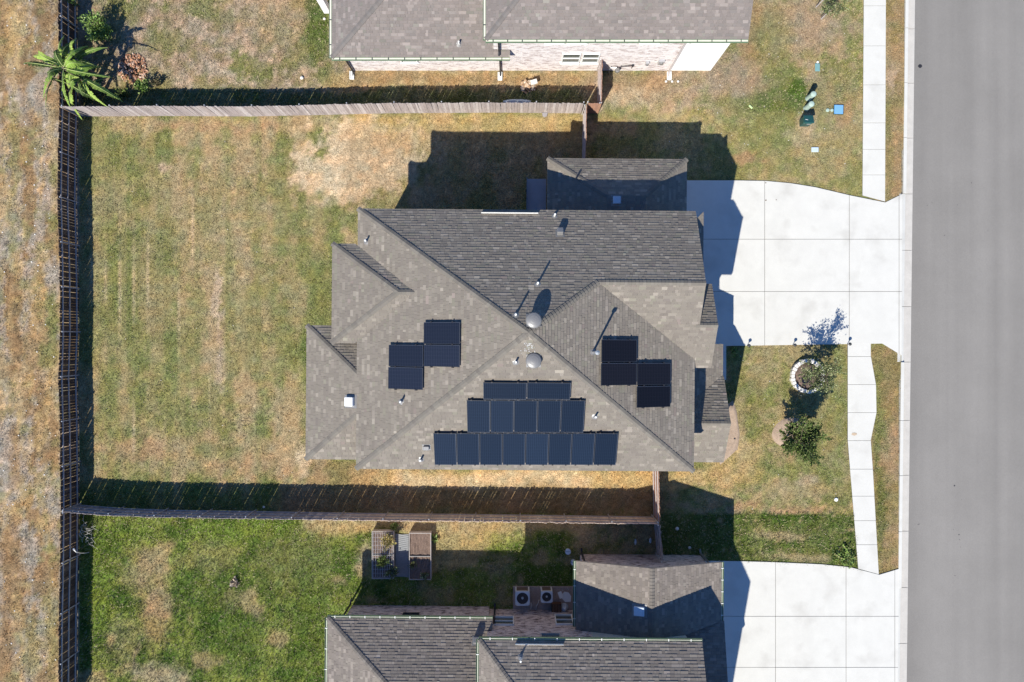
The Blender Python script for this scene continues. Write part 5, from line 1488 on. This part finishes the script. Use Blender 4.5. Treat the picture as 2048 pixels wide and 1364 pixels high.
# ================================================================== stone ring
t = thing('stone_ring', 'round planter ring of white stones round the small tree by the driveway', 'stone edging', tuple(G(1613, 752)))
rnd = random.Random(12); ns = 27
for k in range(ns):
    a0 = 2 * math.pi * k / ns; da = 2 * math.pi / ns * rnd.uniform(.86, .96)
    mb = MB(); c = G(1613, 752); r0, r1 = .70 + rnd.uniform(-.02, .02), .90 + rnd.uniform(-.02, .03)
    ps = []
    for r, a_ in ((r0, a0), (r1, a0), (r1, a0 + da / 2), (r1, a0 + da), (r0, a0 + da)):
        ps.append((c.x + r * math.cos(a_), c.y + r * 1.02 * math.sin(a_)))
    hh = rnd.uniform(.24, .29)
    mb.prism(ccw(ps), -.03, hh)
    mb.build('stone', M['stone'], t, bevel=.022)

# ================================================================== plants
def leaf_quads(rng, pts, dirs, size, cols):
    """small folded leaves at pts; numpy batch"""
    n = len(pts)
    d = dirs + rng.normal(0, .5, (n, 3)); d /= np.linalg.norm(d, axis=1)[:, None] + 1e-9
    s = np.cross(d, rng.normal(0, 1, (n, 3))); s /= np.linalg.norm(s, axis=1)[:, None] + 1e-9
    L_ = rng.uniform(.7, 1.3, n)[:, None] * size; W = L_ * .34
    V = np.stack([pts, pts + d * L_ * .5 + s * W, pts + d * L_, pts + d * L_ * .5 - s * W], 1)
    c = cols[rng.integers(0, len(cols), n)] * rng.uniform(.7, 1.35, n)[:, None]
    C = np.repeat(c[:, None, :], 4, 1)
    return V.reshape(-1, 3), C.reshape(-1, 3)

def leaf_mesh(name, V, C, m, parent):
    n = len(V) // 4
    me = bpy.data.meshes.new(name)
    me.from_pydata(V.tolist(), [], np.arange(n * 4).reshape(n, 4).tolist())
    me.materials.append(m)
    at = me.color_attributes.new('Col', 'FLOAT_COLOR', 'POINT')
    a = np.ones((n * 4, 4), dtype=np.float32); a[:, :3] = C; at.data.foreach_set('color', a.ravel())
    return link(name, me, parent)

GREENS = np.array([(.07, .11, .028), (.10, .15, .035), (.05, .08, .022), (.14, .19, .05), (.15, .16, .06)])
def small_tree(px, py, h, rad, label, seed, cols=GREENS, nb=26, leafn=90, lsize=.07, lean=(0, 0), squash=1.0):
    rng = np.random.default_rng(seed); rnd = random.Random(seed)
    b = G(px, py)
    t = thing('young_tree', label, 'tree', tuple(b), 0, 'young trees on the front lawns')
    top = b + Vector((lean[0], lean[1], h * .8))
    MB().path([b + Vector((0, 0, -.05)), b * .5 + top * .5 + Vector((.03, -.02, 0)), top], [.05, .035, .014], 8).build('trunk', M['bark'], t)
    P = []; D = []
    lb = MB()
    for k in range(nb):
        z = rnd.uniform(.32, .8); o = b + (top - b) * (z / .8)
        a = rnd.uniform(0, 2 * math.pi); el = rnd.uniform(.1, 1.1)
        ln = rad * rnd.uniform(.55, 1.2) * (1.1 - .35 * abs(z - .5))
        d = Vector((math.cos(a) * math.cos(el), math.sin(a) * math.cos(el) * squash, math.sin(el)))
        m1 = o + d * ln * .5 + Vector((0, 0, .04)); e_ = o + d * ln + Vector((rnd.uniform(-.05, .05), rnd.uniform(-.05, .05), .02))
        if k < 9: MB().path([o, m1, e_], [.014, .009, .004], 5).build('limb', M['bark'], t)
        else: lb.path([o, m1, e_], [.010, .007, .003], 4)
        n = int(leafn * rnd.uniform(.5, 1.3))
        u = rng.uniform(.25, 1.05, n)[:, None]
        spread = .05 + .11 * (1 - np.abs(u - .6))
        P.append(np.array(o)[None] + np.array(d * ln)[None] * u + rng.normal(0, 1, (n, 3)) * spread); D.append(np.repeat(np.array(d)[None], n, 0))
        for q in range(3):
            a2 = a + rnd.uniform(-1, 1); d2 = Vector((math.cos(a2), math.sin(a2), rnd.uniform(-.1, .6))).normalized(); s0 = o + d * ln * rnd.uniform(.4, .9); l2 = ln * rnd.uniform(.25, .5)
            lb.path([s0, s0 + d2 * l2], [.006, .002], 4)
            n = int(leafn * .35); u = rng.uniform(.1, 1.1, n)[:, None]
            P.append(np.array(s0)[None] + np.array(d2 * l2)[None] * u + rng.normal(0, .03, (n, 3))); D.append(np.repeat(np.array(d2)[None], n, 0))
    tw = lb.build('twigs', M['bark'], t); tw['kind'] = 'stuff'
    P = np.concatenate(P); D = np.concatenate(D)
    V, C = leaf_quads(rng, P, D, lsize, cols)
    leaf_mesh('crown', V, C, M['leaf'], t)
    return t
OLIVE = np.array([(.10, .13, .05), (.15, .18, .07), (.06, .08, .03), (.34, .36, .19), (.12, .15, .055)])
small_tree(1613, 749, 3.3, .9, 'young tree growing in the white stone ring, thin grey-green crown', 31, OLIVE, 26, 95, .075)
small_tree(1571, 875, 3.1, 1.1, 'denser dark green young tree on the round dirt patch', 32, GREENS, 34, 190, .085)
small_tree(1643, 33, 3.2, .7, 'staked young tree cut off by the top edge near the pavement', 33, OLIVE, 22, 50, .07)
for (px, py, q, l) in ((1642, 38, (.45, .28, 1.2), 'right dark stake of the young tree at the top edge'), (1632, 14, (.2, .42, 1.2), 'left dark stake of the young tree at the top edge')):
    c = G(px, py)
    prop(MB().tube(c, c + Vector((.12, .08, 1.25)), .028, .028, 7).build('tree_stake', M['rail']), l, 'stake', 'stakes beside the young tree')

def bush(px, py, r, h, label, seed, cols, n=900, lsize=.09, name='bush', stems=7, cat='bush', z0=0.0, group=None):
    rng = np.random.default_rng(seed); rnd = random.Random(seed); b = G(px, py, 0) if z0 == 0 else G(px, py, z0)
    t = thing(name, label, cat, tuple(b), 0, group)
    P = []; D = []; s = MB()
    for k in range(stems):
        a = 2 * math.pi * k / stems + rnd.uniform(-.4, .4); rr = r * rnd.uniform(.35, .9)
        e_ = b + Vector((rr * math.cos(a), rr * math.sin(a), h * rnd.uniform(.6, 1)))
        s.path([b + Vector((0, 0, -.03)), (b + e_) / 2 + Vector((0, 0, .05)), e_], [.014, .010, .004], 5)
        m = n // stems; u = rng.uniform(.25, 1.1, m)[:, None]
        P.append(np.array(b)[None] + np.array(e_ - b)[None] * u + rng.normal(0, r * .17, (m, 3))); D.append(np.repeat(np.array((e_ - b).normalized())[None], m, 0))
    s.build('stems', M['bark'], t)
    P = np.concatenate(P); P[:, 2] = np.maximum(P[:, 2], b.z + .02)
    V, C = leaf_quads(rng, P, np.concatenate(D), lsize, cols)
    leaf_mesh('foliage', V, C, M['leaf'], t)
LIME = np.array([(.14, .23, .05), (.19, .30, .07), (.08, .14, .03), (.30, .40, .15)])
bush(212, 68, .75, 1.3, 'rounded light green shrub above the banana plant', 41, LIME, 2800, .10)
bush(292, 178, .42, .7, 'small bright green shrub beside the north fence shadow', 42, LIME, 700, .11)
bush(252, 190, .3, .5, 'little dark green plant in the fence shadow by the banana', 43, GREENS, 350, .1)
bush(316, 168, .35, .45, 'wispy dry shrub next to the small bright green shrub', 44, np.array([(.22, .18, .11), (.16, .13, .08), (.12, .13, .06)]), 300, .10)
bush(160, 14, .3, 1.6, 'green climber on the west fence at the top left', 45, LIME, 300, .08)
bush(1466, 702, .22, .25, 'small green weed in the porch shadow', 46, LIME, 160, .08)
bush(470, 1165, .22, .12, 'tuft of pale dead stalks on the south lawn', 49, np.array([(.5, .42, .32), (.38, .30, .22)]), 220, .12, cat='weeds')
YEL = np.array([(.45, .36, .14), (.34, .28, .10), (.20, .20, .06), (.5, .44, .25)])
bush(779, 1078, .45, .5, 'yellowing bean plant spilling over the left raised bed', 51, YEL, 750, .085, z0=.45, name='bed_plant', cat='plant')
bush(790, 1050, .25, .5, 'dark green plant between left raised bed and south fence', 52, GREENS, 300, .09, name='bed_plant', cat='plant')
bush(765, 1122, .36, .35, 'dark leafy plant in the shaded half of the left bed', 53, GREENS, 500, .09, z0=.45, name='bed_plant', cat='plant')
bush(788, 1142, .36, .5, 'olive bushy plant at the lower corner of the left bed', 54, OLIVE, 500, .09, z0=.3, name='bed_plant', cat='plant')
bush(826, 1128, .22, .25, 'small dark plant at the left edge of the right bed', 55, GREENS, 160, .07, z0=.45, name='bed_plant', cat='plant')
bush(850, 1150, .25, .25, 'yellow green plant in the lower corner of the right bed', 56, OLIVE, 200, .08, z0=.45, name='bed_plant', cat='plant')
bush(869, 1075, .22, .25, 'green weeds along the right side of the right bed', 57, LIME, 200, .08, name='bed_plant', cat='plant')
bush(1690, 1112, .6, .10, 'clump of long dark grass at the corner of pavement and driveway', 58, GREENS * 1.6, 900, .13, cat='weeds')

# yucca-like dry plant in the south west corner
rnd = random.Random(60)
b = G(166, 1062)
t = thing('spiky_plant', 'pale drooping stalks leaning over the west fence shadow', 'plant', tuple(b))
mb = MB()
for k in range(26):
    a = rnd.uniform(-.9, 1.5); l = rnd.uniform(.3, .8); s0 = b + Vector((rnd.uniform(-.15, .5), rnd.uniform(-.7, .5), 0))
    e_ = s0 + Vector((math.cos(a) * l, math.sin(a) * l, .25 + .3 * l))
    mb.path([s0, (s0 + e_) / 2 + Vector((0, 0, .22)), e_], [.010, .009, .004], 4)
mb.build('stalks', M['trim'], t)
c = G(150, 1101)
prop(MB().path([G(147, 1098, 1.8), G(152, 1104, 1.6), G(160, 1106, 1.0), G(170, 1106, .4), G(178, 1105, .05)], [.05, .02, .018, .016, .012], 6).build('palm_frond', M['stone']), 'bare pale palm frond hanging over the west fence', 'frond')

# banana plant
rnd = random.Random(77)
b = G(192, 176)
t = thing('banana_plant', 'banana plant with long arching green leaves over the fence corner', 'plant', tuple(b))
stems = [(b + Vector((0, 0, 0)), 2.9), (b + Vector((-.45, .35, 0)), 2.5), (b + Vector((.45, -.2, 0)), 2.1), (b + Vector((.15, .6, 0)), 2.2), (b + Vector((-.3, -.45, 0)), 1.8)]
for s0, hh in stems:
    MB().path([s0 + Vector((0, 0, -.05)), s0 + Vector((-.05, .04, hh * .55)), s0 + Vector((-.12, .08, hh))], [.11, .085, .05], 10).build('stem', M['plastic_pale'] if False else M['bark'], t)
BG = [(.11, .18, .03), (.20, .31, .05), (.045, .08, .015), (.26, .36, .07), (.035, .065, .012), (.05, .09, .018)]
def banana_leaf(o, az, ln, wd, rise, droop, seed):
    r = random.Random(seed); n = 26; vs = []; fs = []; col = r.choice(BG); cs = []
    hd = Vector((math.cos(az), math.sin(az), 0)); sd = Vector((-math.sin(az), math.cos(az), 0))
    bend = r.uniform(-.4, .4); tw = r.uniform(-1.6, 1.6)
    def spine(u):
        return o + hd * (ln * (u - .06 * u * u)) + sd * (bend * ln * u * u) + Vector((0, 0, rise * math.sin(min(u * 1.25, 1) * math.pi * .5) - droop * u ** 2.4))
    mb = MB()
    for side in (-1, 1):
        cut = 1.0
        for i in range(n):
            u0 = .1 + .9 * i / n; u1 = .1 + .9 * (i + 1) / n
            def wid(u): return wd * math.sin(math.pi * min(1, max(0, (u - .06) / .94)) ** .75) ** .7
            if r.random() < .5: cut = r.uniform(.55, 1.0)
            a_, c_ = spine(u0), spine(u1)
            gap = .5 * (u1 - u0) if r.random() < .4 else 0
            e0 = a_ + hd * (.05 * ln / 6) + sd * side * wid(u0) * cut + Vector((0, 0, -.28 * wid(u0) + tw * side * wid(u0) * .5))
            e1 = c_ + hd * (.05 * ln / 6 - gap * ln) + sd * side * wid(u1) * cut + Vector((0, 0, -.28 * wid(u1) + tw * side * wid(u1) * .5))
            k = r.uniform(.85, 1.15)
            mb.add([a_, c_, e1, e0], [(0, 1, 2, 3) if side < 0 else (3, 2, 1, 0)], (col[0] * k, col[1] * k, col[2] * k))
    lf = mb.build('leaf', M['leaf'], t, usecol=True)
    rib = MB(); rib.col = (.38, .44, .16)
    rib.path([spine(u) + Vector((0, 0, .012)) for u in np.linspace(0, .98, 12)], [.022 * (1 - .8 * u) for u in np.linspace(0, 1, 12)], 5)
    rib.build('midrib', M['leaf'], lf, usecol=True)
k = 0
for (s0, hh), cnt, l0 in zip(stems, (9, 8, 7, 7, 5), (2.5, 2.3, 1.9, 1.8, 1.6)):
    o = s0 + Vector((-.12, .08, hh - .1))
    for i in range(cnt):
        az = 2 * math.pi * i / cnt + rnd.uniform(-.5, .5) + k * .77
        inner = i % 3 == 0
        banana_leaf(o + Vector((0, 0, rnd.uniform(-.25, .05))), az, l0 * rnd.uniform(.6, 1.1) * (.6 if inner else 1), rnd.uniform(.13, .22), rnd.uniform(.7, 1.1) if inner else rnd.uniform(.2, .6), rnd.uniform(.3, 1.5), 100 + k * 50 + i)
    k += 1
for i in range(14):      # lower, darker, shorter leaves filling the middle
    s0, hh = stems[i % 5]
    banana_leaf(s0 + Vector((rnd.uniform(-.1, .1), rnd.uniform(-.1, .1), hh * .6)), rnd.uniform(0, 6.28), rnd.uniform(.7, 1.3), rnd.uniform(.08, .15), rnd.uniform(.2, .6), rnd.uniform(.2, .6), 900 + i)

# scattered small litter and pale stones on the ground
rnd = random.Random(91)
mb = MB(); rs = []
def pebble(mb, px, py, s):
    c = G(px, py); a = rnd.uniform(0, 3.14)
    mb.lathe(c + Vector((0, 0, s * .1)), [(s * .6, -.02), (s, s * .25), (s * .55, s * .6)], 6)
for i in range(150):
    pebble(mb, rnd.uniform(-20, 112), rnd.uniform(-10, 1380), rnd.uniform(.012, .045))
for i in range(60):
    pebble(mb, rnd.uniform(1240, 1720), rnd.uniform(0, 340), rnd.uniform(.01, .028))
for i in range(40):
    pebble(mb, rnd.uniform(180, 600), rnd.uniform(240, 960), rnd.uniform(.01, .025))
for i in range(30):
    pebble(mb, rnd.uniform(1480, 1690), rnd.uniform(700, 1110), rnd.uniform(.01, .028))
o = mb.build('pebbles', M['stone']); prop(o, 'tiny pale stones scattered over the lawns and the dry field', 'stones', kind='stuff')
for (px, py, s, l) in ((604, 156, .10, 'white stone on the grass near the west downpipe'), (649, 38, .08, 'white stone in the dark green grass left of the grey roof'), (1354, 1057, .10, 'pale stone in the shade of the red brick garage'), (1379, 1095, .08, 'smaller pale stone near the red brick garage corner'),
                       (1332, 163, .07, 'round white stone left of the splash block group'), (1344, 163, .07, 'middle white stone below the tall downpipe'), (1356, 163, .07, 'right white stone below the tall downpipe'), (528, 1014, .07, 'round white ball at the foot of the south fence')):
    c = G(px, py)
    prop(MB().lathe(c, [(s * .7, -.02), (s, s * .3), (s * .8, s * .7), (s * .3, s * .9)], 9).build('stone', M['stone'], smooth=True), l, 'stone')
